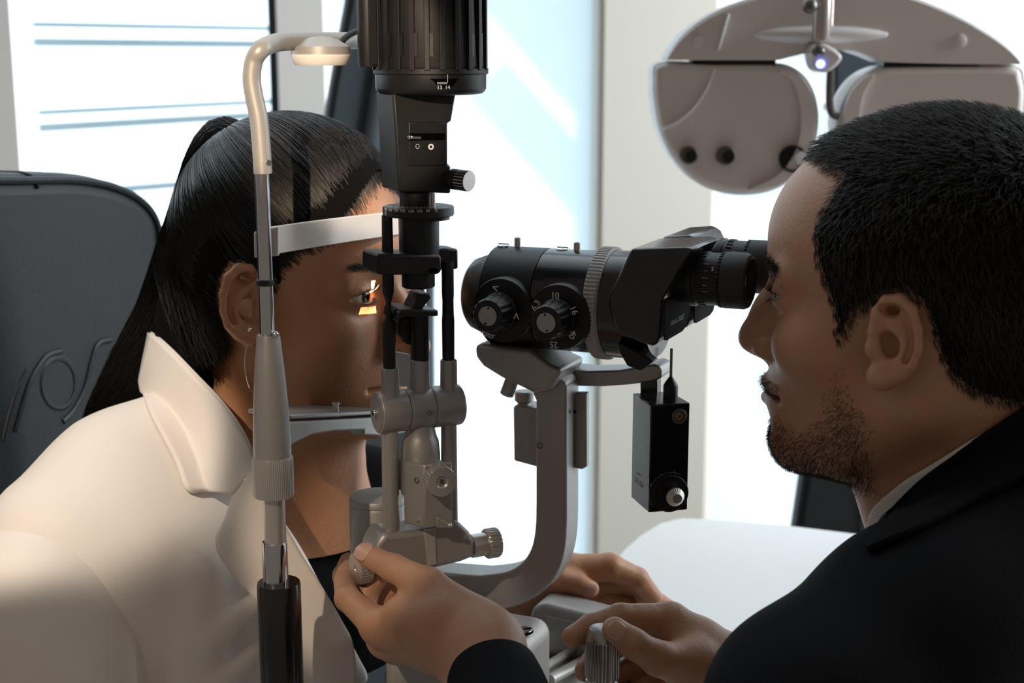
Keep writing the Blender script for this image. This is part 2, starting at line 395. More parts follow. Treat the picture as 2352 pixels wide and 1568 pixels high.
def head_sdf(l, g):
    """l: (N,3) local forward, side, up.  g: dict of shape numbers"""
    q = l.copy(); q[:, 1] = np.abs(q[:, 1])
    d = sd_ell(q, g.get('cc', (-0.012, 0, 0.033)), g.get('cran', (0.099, 0.077, 0.087)))
    d = smin(d, sd_ell(q, (0.034, 0, 0.030), g.get('fore', (0.057, 0.061, 0.056))), 0.02)
    d = smin(d, sd_ell(q, (0.030, 0, -0.038), g.get('mid', (0.058, 0.061, 0.066))), 0.02)
    d = smin(d, sd_cap(q, (0.082, 0.010, 0.012), (0.070, 0.044, 0.012), g.get('brow', 0.0095), 0.008), 0.012)
    d = smin(d, sd_ell(q, (0.056, 0.044, -0.030), (0.024, 0.019, 0.018)), 0.02)
    d = smin(d, sd_ell(q, (0.062, 0, -0.072), g.get('muz', (0.034, 0.030, 0.030))), 0.018)
    J = g.get('jaw', [(-0.005, 0.050, -0.060), (0.040, 0.036, -0.098), (0.078, 0.010, -0.104)]); JR = g.get('jawr', (0.017, 0.016, 0.0165))
    d = smin(d, sd_chain(q, J, JR, 0.006), 0.028)
    if 'cheek' in g: d = smin(d, sd_ell(q, g['cheek'][0], g['cheek'][1]), 0.02)
    # eye sockets, eye bulge with lids
    d = smax(d, -sd_ell(q, (0.097, 0.033, -0.001), (0.020, 0.018, 0.0125)), 0.014)
    e = np.array(g.get('eye', (0.0705, 0.0315, -0.001)))
    lid = sd_ell(q, e, (0.0148, 0.0148, 0.0140))
    d = smin(d, lid, 0.006)
    # nose
    nw = g.get('nw', ((0.084, 0, -0.026), (0.022, 0.0125, 0.026))); d = smin(d, sd_ell(q, nw[0], nw[1]), 0.010)
    n0, n1, nt = g.get('nose', ((0.086, 0, 0.006), (0.111, 0, -0.036), (0.1135, 0, -0.043)))
    d = smin(d, sd_cap(q, n0, n1, 0.0062, 0.0072), 0.010)
    d = smin(d, sd_ell(q, nt, g.get('tip', (0.0105, 0.0105, 0.0095))), 0.008)
    al = np.array(nt)+np.array((-0.0125, 0.0115, -0.004))
    d = smin(d, sd_ell(q, al, (0.0105, 0.0068, 0.0075)), 0.005)
    d = smin(d, sd_cap(q, np.array(nt)+(-0.004, 0, -0.006), np.array(nt)+(-0.02, 0, -0.014), 0.004, 0.005), 0.006)
    d = smax(d, -sd_ell(q, al+np.array((0.0045, -0.004, -0.0075)), (0.006, 0.003, 0.004)), 0.003)
    # lips
    L = g.get('lip', (0.094, -0.074)); lf, lu = L
    d = smin(d, sd_cap(q, (lf, 0.004, lu+0.0055), (lf-0.014, 0.022, lu+0.001), 0.0052, 0.002), 0.005)
    d = smin(d, sd_cap(q, (lf, 0.0, lu-0.0065), (lf-0.013, 0.020, lu-0.002), 0.0062, 0.002), 0.005)
    d = smax(d, -sd_cap(q, (lf+0.006, 0.0, lu), (lf-0.013, 0.0265, lu-0.0010), 0.0012, 0.0016), 0.004)
    d = smax(d, -sd_ell(q, (lf+0.006, 0.0, lu-0.020), (0.010, 0.022, 0.006)), 0.010)
    # open almond between the lids
    v = q[:, 2]-e[2]; w = q[:, 1]-e[1]; t = 1-(w/0.0145)**2
    op = np.maximum(v-(0.0042*g.get('open', 1.0)*t), -(v+0.0040*g.get('open', 1.0)*t)); op = np.maximum(op, e[0]+0.004-q[:, 0]); op = np.maximum(op, np.abs(w)-0.016)
    op = np.maximum(op, q[:, 0]-(e[0]+0.03))
    d = smax(d, -op*0.8, 0.0015)
    return d
EAR = dict(helix=[(.70, .47), (.86, .60), (.80, .83), (.62, .965), (.38, .975), (.17, .86), (.06, .64), (.06, .42), (.18, .235), (.40, .12), (.66, .07)],
           hr=[.004, .0042, .0045, .005, .0052, .005, .0046, .0044, .0044, .0055, .0075],
           anti=[(.66, .78), (.42, .64), (.31, .44), (.42, .25), (.62, .22)])
def ear_fn(box4, Y, tilt, mirror=False, thick=1.0):
    """box4: front x, back x, top y, bottom y (px). returns sdf in world"""
    fx, bx, ty, by = box4; c = S((fx+bx)/2, (ty+by)/2, Y)
    def uv(a, b, out=0.0):
        px = bx+(fx-bx)*a; py = by+(ty-by)*b
        return S(px, py, Y-tilt*(0.5-a)-out)
    k = thick; H = [uv(a, b, 0.003*k) for a, b in EAR['helix']]; AN = [uv(a, b, 0.0025*k) for a, b in EAR['anti']]
    sx = np.linalg.norm(uv(1, .5)-uv(0, .5)); sz = np.linalg.norm(uv(.5, 1)-uv(.5, 0))
    ex = (uv(1, .5)-uv(0, .5))/sx; ez = Z; ey = np.cross(ez, ex); R = np.stack([ex, ey, ez], 0)
    cc = uv(.46, .52); con = uv(.60, .45, 0.006); conL = ((con-cc) @ R.T); trag = uv(.87, .42, 0.002); lob = uv(.72, .10, 0.001)
    scaf = uv(.24, .62, 0.006); scafL = (scaf-cc) @ R.T; tri = uv(.55, .84, 0.006); triL = (tri-cc) @ R.T
    hr = [r*0.86*sz/0.062 for r in EAR['hr']]; GR = [uv(a, b, 0.0045*k) for a, b in ((.70, .88), (.45, .885), (.27, .79), (.17, .62), (.17, .42), (.26, .28))]
    def f(P):
        q = (P-cc) @ R.T.astype(np.float32)
        d = sd_ell(q, (0, 0.0012, 0), (sx*0.46, 0.0038, sz*0.45))
        d = smin(d, sd_chain(P, H, hr, 0.002), 0.004)
        d = smin(d, sd_chain(P, AN, [.003]*len(AN), 0.002), 0.004)
        d = smin(d, sd_ell(P, lob, (0.009, 0.006, 0.009)), 0.006)
        d = smax(d, -sd_ell(q, conL, (sx*0.21, 0.013, sz*0.155)), 0.0025)
        d = smax(d, -sd_ell(q, triL, (sx*0.16, 0.009, sz*0.065)), 0.003)
        d = smax(d, -sd_chain(P, GR, [.0022]*len(GR), 0.001), 0.002)
        d = smin(d, sd_ell(P, trag, (0.005, 0.0045, 0.0065)), 0.004)
        return d
    return f, c
def finger(P, J, R, k=0.003): return sd_chain(P, J, R, k)
def nail(c, along, out, L, Wd):
    """small curved plate"""
    along = np.asarray(along, float); along /= np.linalg.norm(along); out = np.asarray(out, float); out -= along*np.dot(out, along); out /= np.linalg.norm(out)
    sd = np.cross(along, out); V = []; F = []; nu, nv = 10, 10
    for j in range(nv+1):
        b = -1+2*j/nv; hw = math.sqrt(max(0, 1-abs(b)**3.2))*0.999+0.001
        for i in range(nu+1):
            a = (-1+2*i/nu)*hw; V.append(np.asarray(c)+along*b*L/2+sd*math.sin(a*0.95)*Wd/2/math.sin(.95)+out*(Wd*0.5*(math.cos(a*0.95)-1)+0.0*b-0.0008*max(b, 0)**2))
    for j in range(nv):
        for i in range(nu): F.append((j*(nu+1)+i, j*(nu+1)+i+1, (j+1)*(nu+1)+i+1, (j+1)*(nu+1)+i))
    return V, F
def patch(E1, E2, n=24, m=12, bulge=0.0, off=(0, -1, 0), f=None, lift=0.004):
    """cloth sheet between two edge curves of (px,py,Y) points"""
    def rs(E, n):
        C = crom([np.array(e, float) for e in E], 8); C = np.array(C); s = np.r_[0, np.cumsum(np.linalg.norm(np.diff(C[:, :2], axis=0), axis=1))]
        t = np.linspace(0, s[-1], n+1); return np.stack([np.interp(t, s, C[:, i]) for i in range(3)], 1)
    a = rs(E1, n); b = rs(E2, n); V = []; F = []
    for j in range(m+1):
        t = j/m; q = a*(1-t)+b*t
        for i in range(n+1):
            px, py, Y = q[i]
            Y -= bulge*math.sin(math.pi*t)
            if f is not None:
                h = march(f, px, py)
                if h is not None and h[1]-lift < Y+0.0: Y = min(Y, h[1]-lift)
                elif f is not None and q[i][2] > 5 and h is not None: Y = h[1]-lift
            V.append(S(px, py, Y))
    for j in range(m):
        for i in range(n): F.append((j*(n+1)+i, j*(n+1)+i+1, (j+1)*(n+1)+i+1, (j+1)*(n+1)+i))
    return V, F
# ================================================================ the setting
def sbox(name, x0, x1, y0, y1, z0, z1, m, bevel=0, parent=None):
    V, F = box(((x0+x1)/2, (y0+y1)/2, (z0+z1)/2), (abs(x1-x0)/2, 0, 0), (0, abs(y1-y0)/2, 0), (0, 0, abs(z1-z0)/2))
    o = mkobj(name, V, F, m, parent, smooth=0, bevel=bevel)
    if parent is None: o['kind'] = 'structure'
    return o
YW = 2.6
wx = lambda px: float(S(px, 200, YW)[0])
sbox('floor', -3.2, 3.2, -0.4, 3.2, -0.05, 0.0, M['floor'])
sbox('wall_left', wx(-900), wx(34), YW, YW+0.12, 0, 3.0, M['wall'])
sbox('wall_back', wx(646), wx(752), YW-0.03, YW+0.12, 0, 3.0, M['wall'])
sbox('wall_pillar', wx(1364), wx(1640), YW-0.10, YW+0.12, 0, 3.0, M['wallbeige'], bevel=0.012)
sbox('wall_right', wx(2700), wx(3400), YW, YW+0.12, 0, 3.0, M['wall'])
sbox('trim_1', wx(-900), wx(3400), YW+0.12, YW+0.2, 2.75, 3.05, M['wall'])
sbox('trim_2', wx(-900), wx(3400), YW+0.12, YW+0.2, 0.0, 0.28, M['wall'])
# window behind the patient: dark frame, clear pane
def glassmat():
    m = bpy.data.materials.new('window_glass'); m.use_nodes = True; n = m.node_tree.nodes; L = m.node_tree.links
    n.clear(); t = n.new('ShaderNodeBsdfTransparent'); g = n.new('ShaderNodeBsdfGlossy'); g.inputs['Roughness'].default_value = 0.02
    mi = n.new('ShaderNodeMixShader'); mi.inputs[0].default_value = 0.04; o = n.new('ShaderNodeOutputMaterial')
    t.inputs[0].default_value = (0.97, 0.99, 1, 1)
    L.new(t.outputs[0], mi.inputs[1]); L.new(g.outputs[0], mi.inputs[2]); L.new(mi.outputs[0], o.inputs[0]); return m
def shademat(name, col):
    m = bpy.data.materials.new(name); m.use_nodes = True; n = m.node_tree.nodes; L = m.node_tree.links
    n.clear(); t = n.new('ShaderNodeBsdfTranslucent'); g = n.new('ShaderNodeBsdfDiffuse'); t.inputs[0].default_value = (*col, 1); g.inputs[0].default_value = (0.75, 0.76, 0.76, 1)
    mi = n.new('ShaderNodeAddShader'); o = n.new('ShaderNodeOutputMaterial')
    sc = n.new('ShaderNodeMixShader'); sc.inputs[0].default_value = 0.75
    L.new(g.outputs[0], sc.inputs[1]); L.new(t.outputs[0], sc.inputs[2]); L.new(sc.outputs[0], o.inputs[0]); return m
M['glass'] = glassmat(); M['shade'] = shademat('sunlit_screen_fabric', (0.86, 0.93, 0.97))
w1 = bpy.data.objects.new('window_1', None); COL.objects.link(w1); w1.location = (wx(330), YW+0.05, 0.9); ROOTLOC[w1.name] = np.array(w1.location); w1['kind'] = 'structure'
f = MB()
for (a, b, z0, z1) in ((wx(616), wx(645), 0.28, 2.75), (wx(34), wx(645), 0.28, 0.34), (wx(34), wx(645), 2.69, 2.75)):
    V, F = box(((a+b)/2, YW+0.05, (z0+z1)/2), ((b-a)/2, 0, 0), (0, 0.03, 0), (0, 0, (z1-z0)/2)); f.add(V, F)
f.out('window_frame', M['frame'], w1, smooth=0, label='dark blue window frame')
V, F = box(((wx(34)+wx(616))/2, YW+0.05, 1.52), ((wx(616)-wx(34))/2, 0, 0), (0, 0.003, 0), (0, 0, 1.2)); mkobj('pane', V, F, M['glass'], w1, smooth=0)
M['rail'] = mat('pale_blue_rail', (0.45, 0.56, 0.62), 0.6)
for (pyl, pyr, h, lb) in ((55, 66, 0.006, 'uppermost thin blue-grey rail seen blurred through the window'), (96, 102, 0.009, 'thicker blue-grey rail just below the uppermost one outside the window'), (262, 232, 0.006, 'thin slanting blue-grey rail in the middle of the window view'), (298, 262, 0.009, 'thicker slanting blue-grey rail below the thin middle one outside the window'), (455, 405, 0.008, 'lowest blue-grey rail outside, beside the top of the leather chair')):
    a = S(20, pyl, 3.0); b = S(640, pyr, 3.55); dr = b-a; dr /= np.linalg.norm(dr); c = (a+b)/2
    V, F = box(c, dr*np.linalg.norm(b-a)*0.6, (0.0, 0.008, 0), (0, 0, h)); o = mkobj('balcony_rail', V, F, M['rail'], None, smooth=0)
    tag(o, lb, 'rail', 'rails outside the window')
# fabric screens behind which the sun stands
for i, (a, b) in enumerate(((748, 1366), (1638, 2702))):
    sbox('window_%d' % (i+2), wx(a), wx(b), YW+0.06, YW+0.064, 0.28, 2.75, M['shade'])
# added slanting beams, out of view, placed to throw diagonal shade on the screens
for i, (px, py) in enumerate(((1150, -380), (1390, 60), (1560, 330), (1640, 640), (1640, 1010), (2080, 300), (2300, 700))):
    c = S(px+90, py+90, YW+0.35)+np.array((0.12, 0, 0.16)); V, F = box(c, np.array((0.55, 0, -0.62))*0.9, (0, 0.01, 0), np.array((0.62, 0, 0.55))*0.045)
    o = mkobj('trim_%d' % (i+3), V, F, M['wall'], None, smooth=0); o['kind'] = 'structure'

# ================================================================ furniture behind
def pl_poly(pl, pts): return [pl.hit(x, y) for x, y in pts]
CP = VPlane((-0.33, 1.36, 0), B)
ch = empty('patient_chair', (-0.45, 1.15, 0), 'dark slate leather examination chair behind the patient, embossed emblem on its backrest', 'chair')
top = crom([np.array(p, float) for p in ((-760, 460), (-400, 415), (-100, 400), (60, 398), (180, 398), (270, 415), (335, 447), (372, 495), (380, 560), (372, 640), (355, 760))], 6)
pts = [tuple(p) for p in top]+[(340, 1300), (340, 1900), (-760, 2400)]
V, F = extr([CP.hit(x, y) for x, y in pts], -A*0.075)
mkobj('backrest', V, F, M['leather'], ch, bevel=0.018, bseg=4, smooth=40)
e = MB(); V, F = tube([CP.hit(x-10*max(0, (x-250)/120), y+16)-A*0.001 for x, y in top[6:54]], 0.0035, 8); e.add(V, F); e.out('piping', M['leather'], ch)
e = MB(); p0 = CP.hit(84, 399); V, F = tube([p0-Z*0.012+A*0.001, p0-Z*0.002-A*0.006, p0-A*0.016, p0-A*0.060], 0.0016, 8); e.add(V, F); e.out('seam', M['leather'], ch)
e = MB()
def stroke(P, r): 
    V, F = tube([CP.hit(x, y)+A*(-0.55*r) for x, y in crom([np.array(p, float) for p in P], 8)], r, 10, flat=0.8); e.add(V, F)
stroke([(135+40*math.cos(a), 880+58*math.sin(a)) for a in np.linspace(0, 2*math.pi, 17)], 0.004)
stroke([(140, 806), (105, 820), (72, 870), (52, 930), (35, 990)], 0.005)
stroke([(62, 850), (38, 900), (20, 960), (8, 1010)], 0.004)
stroke([(255, 780), (225, 790), (210, 830), (195, 890), (170, 940), (145, 968)], 0.005)
stroke([(285, 790), (262, 800), (245, 850), (228, 905), (205, 950)], 0.004)
e.out('embossed_emblem', M['leather'], ch)
V, F = box((-0.62, 0.98, 0.50), A*0.25, B*0.26, (0, 0, 0.06)); mkobj('seat', V, F, M['leather'], ch, bevel=0.02)
V, F = lathe((-0.62, 0.98, 0.0), Z, [(0, .28), (.03, .28), (.05, .06), (.44, .06)], 32); mkobj('pedestal', V, F, M['steel'], ch)
# slate board behind the lamp
sb = empty('screen_panel', tuple(S(860, 600, 1.9)*np.array((1, 1, 0))), 'tall dark slate fabric panel standing behind the patient\'s head', 'panel')
pl = VPlane(S(860, 300, 1.9), (1, 0.25, 0))
V, F = extr([pl.hit(x, y) for x, y in ((812, -150), (800, 0), (762, 210), (735, 380), (690, 800), (640, 1900), (1010, 1900), (1000, 800), (1000, -150))], pl.n*0.05); mkobj('board', V, F, M['slate'], sb, bevel=0.008)
V, F = tube([pl.hit(x, y)-pl.n*0.003 for x, y in ((930, -150), (905, 0), (878, 150), (850, 330), (815, 560), (760, 900), (700, 1400))], 0.012, 12, flat=0.4, up=pl.d); mkobj('fabric_fold', V, F, M['slate'], sb)
# chair beyond the table
oc = empty('visitor_chair', tuple(S(1930, 1200, 1.95)*np.array((1, 1, 0))), 'dark navy chair back standing behind the white table', 'chair')
pl = VPlane(S(1930, 1150, 1.95), (1, 0.1, 0))
V, F = extr([pl.hit(x, y) for x, y in ((1868, 960), (1850, 1080), (1826, 1240), (1815, 1330), (1985, 1370), (1998, 1200), (2010, 960))], pl.n*0.04); mkobj('backrest', V, F, M['leather'], oc, bevel=0.01)
V, F = extr([pl.off(-0.004).hit(x, y) for x, y in ((1978, 1080), (1972, 1290), (2090, 1320), (2100, 1080))], pl.n*0.03)
M['slate2'] = mat('slate_grey_vinyl', (0.06, 0.085, 0.10), 0.5); mkobj('side_panel', V, F, M['slate2'], oc, bevel=0.008)
c0 = S(1940, 1240, 1.99)
V, F = lathe((c0[0], c0[1], 0), Z, [(0, .12), (.03, .12), (.04, .03), (c0[2]-0.02, .03)], 24); mkobj('pedestal', V, F, M['steel'], oc)
# dark screen behind the phoropter
ds = empty('display_screen', tuple(S(1990, 200, 1.9)), 'dark display screen seen through the gap of the refraction head', 'screen')
pl = VPlane(S(1990, 200, 1.9), (1, 0.05, 0))
V, F = extr([pl.hit(x, y) for x, y in ((1918, 40), (1918, 238), (1935, 240), (2110, 262), (2110, 40))], pl.n*0.03); mkobj('screen_body', V, F, M['slate'], ds, bevel=0.004)
V, F = extr([pl.hit(x, y) for x, y in ((1905, 238), (1905, 256), (2110, 268), (2110, 252))], pl.n*0.035); mkobj('screen_trim', V, F, M['phorw'], ds, bevel=0.002)
c0 = S(2085, 230, 2.2); V, F = lathe((c0[0], c0[1], 0), Z, [(0, .10), (.02, .10), (.03, .02), (c0[2], .02)], 24); V2, F2 = tube([S(2085, 200, 1.92), S(2085, 205, 2.2)], 0.015, 12); F = F+[tuple(i+len(V) for i in f_) for f_ in F2]; V = V+V2; mkobj('stand', V, F, M['dsteel'], ds)

# ================================================================ refraction head (phoropter)
PY = 1.46; PH = VPlane(S(1930, 230, PY), (1, 0.02, 0)); sc = scl(S(1930, 230, PY))
ph = empty('refraction_head', tuple(S(1880, 60, PY)), 'pale grey two-lobed refraction head hanging from a steel rod above the doctor', 'phoropter')
def pex(name, pts, d0, d1, m, bev=0.008, label=None, par=None, sm=6, n=3):
    P = crom([np.array(p, float) for p in pts], sm, True) if sm else pts
    q = PH.off(d0); V, F = extr([q.hit(*p) for p in P], PH.n*(d1-d0)); return mkobj(name, V, F, m, par or ph, bevel=bev, bseg=n, label=label, smooth=40)
arch = [(1533, 134), (1560, 96), (1600, 60), (1655, 28), (1720, 4), (1800, -18), (1900, -26), (2000, -24), (2100, 0), (2190, 36), (2260, 74), (2315, 112), (2345, 142)]
lower = [(2345, 148), (2200, 147), (2080, 144), (2030, 142), (1995, 128), (1960, 116), (1905, 116), (1870, 118), (1845, 124), (1790, 138), (1700, 138), (1533, 138)]
pex('arch_cover', [tuple(p) for p in crom([np.array(p, float) for p in arch], 4)]+lower, 0, 0.05, M['phor'], 0.006, sm=0)
pex('arch_trim', [tuple(p) for p in crom([np.array(p, float)+np.array((0, -7)) for p in arch], 4)]+lower, 0.008, 0.055, M['phorw'], 0.003, sm=0, label='white rim of the arch')
lob = [(1520, 148), (1505, 190), (1508, 240), (1520, 300), (1548, 360), (1595, 412), (1655, 440), (1725, 446), (1790, 430), (1840, 390), (1872, 330), (1880, 270), (1872, 220), (1850, 180), (1815, 155), (1770, 148), (1650, 148)]
pex('left_lens_housing', lob, 0, 0.05, M['phor'], 0.008)
pex('housing_trim', [((x-1692)*1.018+1690, (y-298)*1.022+297) for x, y in lob], 0.010, 0.056, M['phorw'], 0.003, label='white rim')
rob = [(2330, 154), (2352, 185), (2356, 230), (2345, 300), (2312, 360), (2262, 412), (2200, 440), (2130, 446), (2060, 430), (2000, 400), (1950, 350), (1926, 300), (1930, 260), (1945, 220), (1972, 185), (2010, 162), (2060, 154), (2200, 152)]
pex('right_lens_housing', rob, 0, 0.05, M['phor'], 0.008)
pex('housing_trim', [((x-2150)*1.018+2152, (y-298)*1.022+297) for x, y in rob], 0.010, 0.056, M['phorw'], 0.003, label='white rim')
def raised(name, cen, path, w, m, dep=0.0):
    V, F = tube([PH.off(dep).hit(*p) for p in crom([np.array(q, float) for q in path], 6)], w, 10, flat=0.45, up=PH.n); return mkobj(name, V, F, m, ph)
raised('decor_strip', 0, [(1673, 32), (1660, 75), (1648, 115)], 0.0035, M['phorw'], 0.0)
raised('decor_strip', 0, [(1640, 158), (1622, 205), (1590, 250), (1555, 280), (1522, 296)], 0.0035, M['phorw'], 0.0)
pex('inner_cheek', [(1790, 165), (1820, 185), (1838, 240), (1838, 310), (1815, 370), (1775, 410), (1720, 436), (1790, 425), (1838, 385), (1866, 330), (1874, 270), (1866, 222), (1845, 185), (1815, 162)], -0.006, 0.01, M['phor'], 0.004)
pex('inner_cheek', [(2010, 172), (1985, 215), (1975, 270), (1985, 330), (2010, 380), (1975, 350), (1945, 300), (1940, 260), (1955, 215), (1985, 180)], -0.006, 0.01, M['phor'], 0.004)
V, F = ball(PH.hit(1885, 80), (155*sc, 0.012, 20*sc)); mkobj('oval_boss', V, F, M['phorw'], ph)
for (px, py, r) in ((1583, 357, 21), (1668, 358, 22), (1822, 365, 31), (2204, 94, 16), (1604, 96, 14)):
    o3 = PH.off(-0.0075).hit(px, py); big = r > 25; small = r < 18
    V, F = lathe(o3, -PH.n, [(-0.012, r*sc), (0, r*sc), (0.0008, r*sc*0.85), (-0.0035, r*sc*0.8), (-0.004, 0.0001)], 32)
    if small: V, F = lathe(PH.off(0).hit(px, py), -PH.n, [(-0.003, r*sc), (0.0012, r*sc), (0.0018, r*sc*0.85)], 32)
    ap = mkobj('round_cover' if small else ('aperture' if big else 'sight_window'), V, F, M['phor'] if small else (M['black'] if big else M['dsteel']), ph)
    if big:
        V, F = lathe(PH.off(-0.0095).hit(px+18, py-2), -PH.n, [(0, 0.0001), (0.0, 15*sc), (0.001, 14*sc), (0.001, 0.0001)], 24); mkobj('lens', V, F, M['phorw'], ap, label='bright lens')
    elif not small:
        V, F = lathe(PH.off(-0.0085).hit(px+6, py+2), -PH.n, [(0, 0.0001), (0.0, 11*sc), (0.001, 10*sc), (0.001, 0.0001)], 24); mkobj('lens', V, F, M['black'], ap)
for a, b in ((1592, 1782), (2030, 2250)):
    V, F = extr([PH.off(0.004).hit(x, y) for x, y in ((a, 136), (b, 137), (b, 152), (a, 152))], PH.n*0.03); mkobj('slide_rail', V, F, M['black'], ph, smooth=0, label='black slide rail')
V, F = lathe(PH.off(-0.03).hit(1885, 94), Z, [(0, 17*sc), (0.003, 20*sc), (0.042, 20*sc), (0.045, 14*sc), (0.1, 14*sc), (1.3, 14*sc)], 28); mkobj('hanging_rod', V, F, M['steel'], ph)
V, F = lathe(PH.off(-0.022).hit(1905, 60), Z, [(0, 8*sc), (0.07, 8*sc)], 20); mkobj('side_rod', V, F, M['steel'], ph)
V, F = ball(PH.off(-0.045).hit(1860, 14), 17*sc); mkobj('clamp_knob', V, F, M['dsteel'], ph)
pex('sensor_pod', [(1866, 112), (1880, 100), (1905, 104), (1935, 128), (1925, 150), (1900, 166), (1880, 162), (1870, 145)], -0.03, 0.01, M['phor'], 0.004)
V, F = lathe(PH.off(-0.030).hit(1884, 147), -PH.n, [(-0.002, 9*sc), (0.002, 9*sc), (0.003, 6*sc)], 20); mkobj('indicator_light', V, F, M['led'], ph, label='glowing blue light')
V, F = ball(PH.off(-0.028).hit(1880, 118), (15*sc, 12*sc, 12*sc)); mkobj('pivot', V, F, M['dsteel'], ph)
V, F = tube([PH.off(-0.005).hit(*p) for p in ((1908, 160), (1906, 200), (1906, 240), (1912, 262), (1926, 268))], 9*sc, 10, n=4); mkobj('cable_hook', V, F, M['dsteel'], ph)
# ================================================================ white instrument table
tb = empty('instrument_table', (0.45, 1.1, 0), 'large white rounded table with the slit lamp base in front of it', 'table')
TZ = 0.86
def onz(px, py, z):
    d = ray(px, py); t = (z-CZ)/d[2]; return CAMP+d*t
P = [(1398, 1300), (1428, 1262), (1470, 1225), (1515, 1198), (1565, 1187), (1640, 1190), (1800, 1203), (1990, 1226), (2352, 1272)]
P = [onz(x, y, TZ) for x, y in P]; P += [P[-1]+np.array((0.25, -0.05, 0)), np.array((0.72, 1.17, TZ)), np.array((0.40, 1.17, TZ)), np.array((0.26, 1.125, TZ)), np.array((0.17, 1.02, TZ)), np.array((0.15, 0.83, TZ)), np.array((-0.17, 0.83, TZ)), np.array((-0.19, 0.86, TZ)), np.array((-0.12, 1.02, TZ)), np.array((0.02, 1.12, TZ))]
V, F = extr(P, (0, 0, -0.028)); mkobj('tabletop', V, F, M['table'], tb, bevel=0.004)
V, F = lathe((0.18, 1.15, 0), Z, [(0, .25), (.03, .25), (.05, .05), (TZ-0.028, .05)], 32); mkobj('pedestal', V, F, M['grey2'], tb)
# ================================================================ slit lamp
SL = empty('slit_lamp', (0.0, 1.0, TZ), 'grey and black slit lamp microscope standing between the patient and the doctor', 'slit lamp')
def vl(pl, rows, dx=0.0):            # upright turned shape: rows of (centre px, py, radius px) from bottom or top
    o = pl.hit(rows[0][0], rows[0][1]); pr = []
    q = VPlane(o, pl.d)
    for (cx, py, r) in rows:
        h = q.hit(cx, py); pr.append((h[2]-o[2], max(r*scl(h), 1e-5)))
    if pr[-1][0] < 0: pr = [(h, r) for h, r in pr][::-1]; 
    if pr[0][0] != 0: h0 = pr[0][0]; o = o+Z*h0; pr = [(h-h0, r) for h, r in pr]
    return o, pr
def turned(name, pl, rows, m, par=None, seg=48, knurl=0, kd=0, kr=None, label=None, smooth=30):
    o, pr = vl(pl, rows); V, F = lathe(o, Z, pr, seg, knurl, kd, kr); return mkobj(name, V, F, m, par if par is not None else SL, label=label, smooth=smooth)
LA = VPlane(S(989, 190, 0.95), T1)
# ---- lamp housing
o, pr = vl(LA, [(989, 157, 128), (989, 150, 130), (989, 0, 127), (988, -60, 125), (988, -90, 110)])
seg = 144; V, F = [], []
u, v, w_ = basis(Z)
for (h, r) in pr:
    for i in range(seg):
        a = 2*math.pi*i/seg; rr = r*(0.965 if (i % 6 == 0) else 1.0); V.append(o+Z*h+(u*math.cos(a)+v*math.sin(a))*rr)
for j in range(len(pr)-1):
    for i in range(seg): k = (i+1) % seg; F.append((j*seg+i, j*seg+k, (j+1)*seg+k, (j+1)*seg+i))
F.append(tuple(range(seg))[::-1]); F.append(tuple((len(pr)-1)*seg+i for i in range(seg)))
hs = mkobj('lamp_housing', V, F, M['blackp'], SL, smooth=20)
z78, z130 = LA.hit(989, 78)[2], LA.hit(989, 130)[2]; r0 = pr[1][1]
for k in range(-5, 6):
    a = math.radians(-90+15*k+4); dirv = np.array((math.cos(a), math.sin(a), 0)); tv = np.array((-dirv[1], dirv[0], 0))
    V, F = box(o*np.array((1, 1, 0))+dirv*r0*0.99+Z*(z78+z130)/2, dirv*0.0012, tv*0.0013, Z*(z78-z130)/2); mkobj('vent_slot', V, F, M['black'], hs, smooth=0)
for k in range(-10, 11, 2):
    a = math.radians(-90+7.5*k); dirv = np.array((math.cos(a), math.sin(a), 0)); tv = np.array((-dirv[1], dirv[0], 0))
    V, F = box(o*np.array((1, 1, 0))+dirv*(r0+0.0002)+Z*(LA.hit(989, 60)[2]), dirv*0.0012, tv*0.0018, Z*0.028); mkobj('rib', V, F, M['blackp'], hs, smooth=0, bevel=0.0004)
# side column of the housing
c = LA.hit(852, 150)+T2*0.004; q = VPlane(c, LA.d); cz = q.hit(852, 154)[2]
V, F = lathe((c[0], c[1], cz), Z, [(0, 23*scl(c)), (0.002, 25*scl(c)), (0.066, 25*scl(c)), (0.068, 22*scl(c))], 32); w2, f2 = box(np.array((c[0], c[1], cz+0.034))+T1*0.008, T1*0.010, T2*0.0072, Z*0.032); mkobj('side_column', V+w2, F+[tuple(i+len(V) for i in q) for q in f2], M['blackp'], SL)
turned('housing_collar', LA, [(990, 171, 128), (990, 168, 132), (990, 157, 132), (990, 155, 129)], M['blackp'])
sd = turned('scale_drum', LA, [(990, 216, 108), (990, 214, 118), (989, 209, 124), (989, 202, 127), (989, 165, 128)], M['black'])
def ring_text(mb, cen, rad, z, items, size, fw=0.0):
    for (a, s) in items:
        a = math.radians(a); n = np.array((math.cos(a), math.sin(a), 0)); r_ = np.array((-n[1], n[0], 0))
        text_on(mb, s, size, np.array((cen[0], cen[1], z))+n*rad, r_, Z, fw)
def ring_ticks(mb, cen, rad, z, angs, hgt, wd):
    for a in angs:
        a = math.radians(a); n = np.array((math.cos(a), math.sin(a), 0)); r_ = np.array((-n[1], n[0], 0))
        V, F = box(np.array((cen[0], cen[1], z))+n*rad, r_*wd, n*0.00008, Z*hgt); mb.add(V, F)
cen = LA.hit(989, 190); rd = 127.6*scl(cen)
zz = lambda py: LA.hit(989, py)[2]+0.0
def zfront(py, rad, c=cen): return S(c[0]/c[1]*1000+1176, py, c[1]-rad)[2]
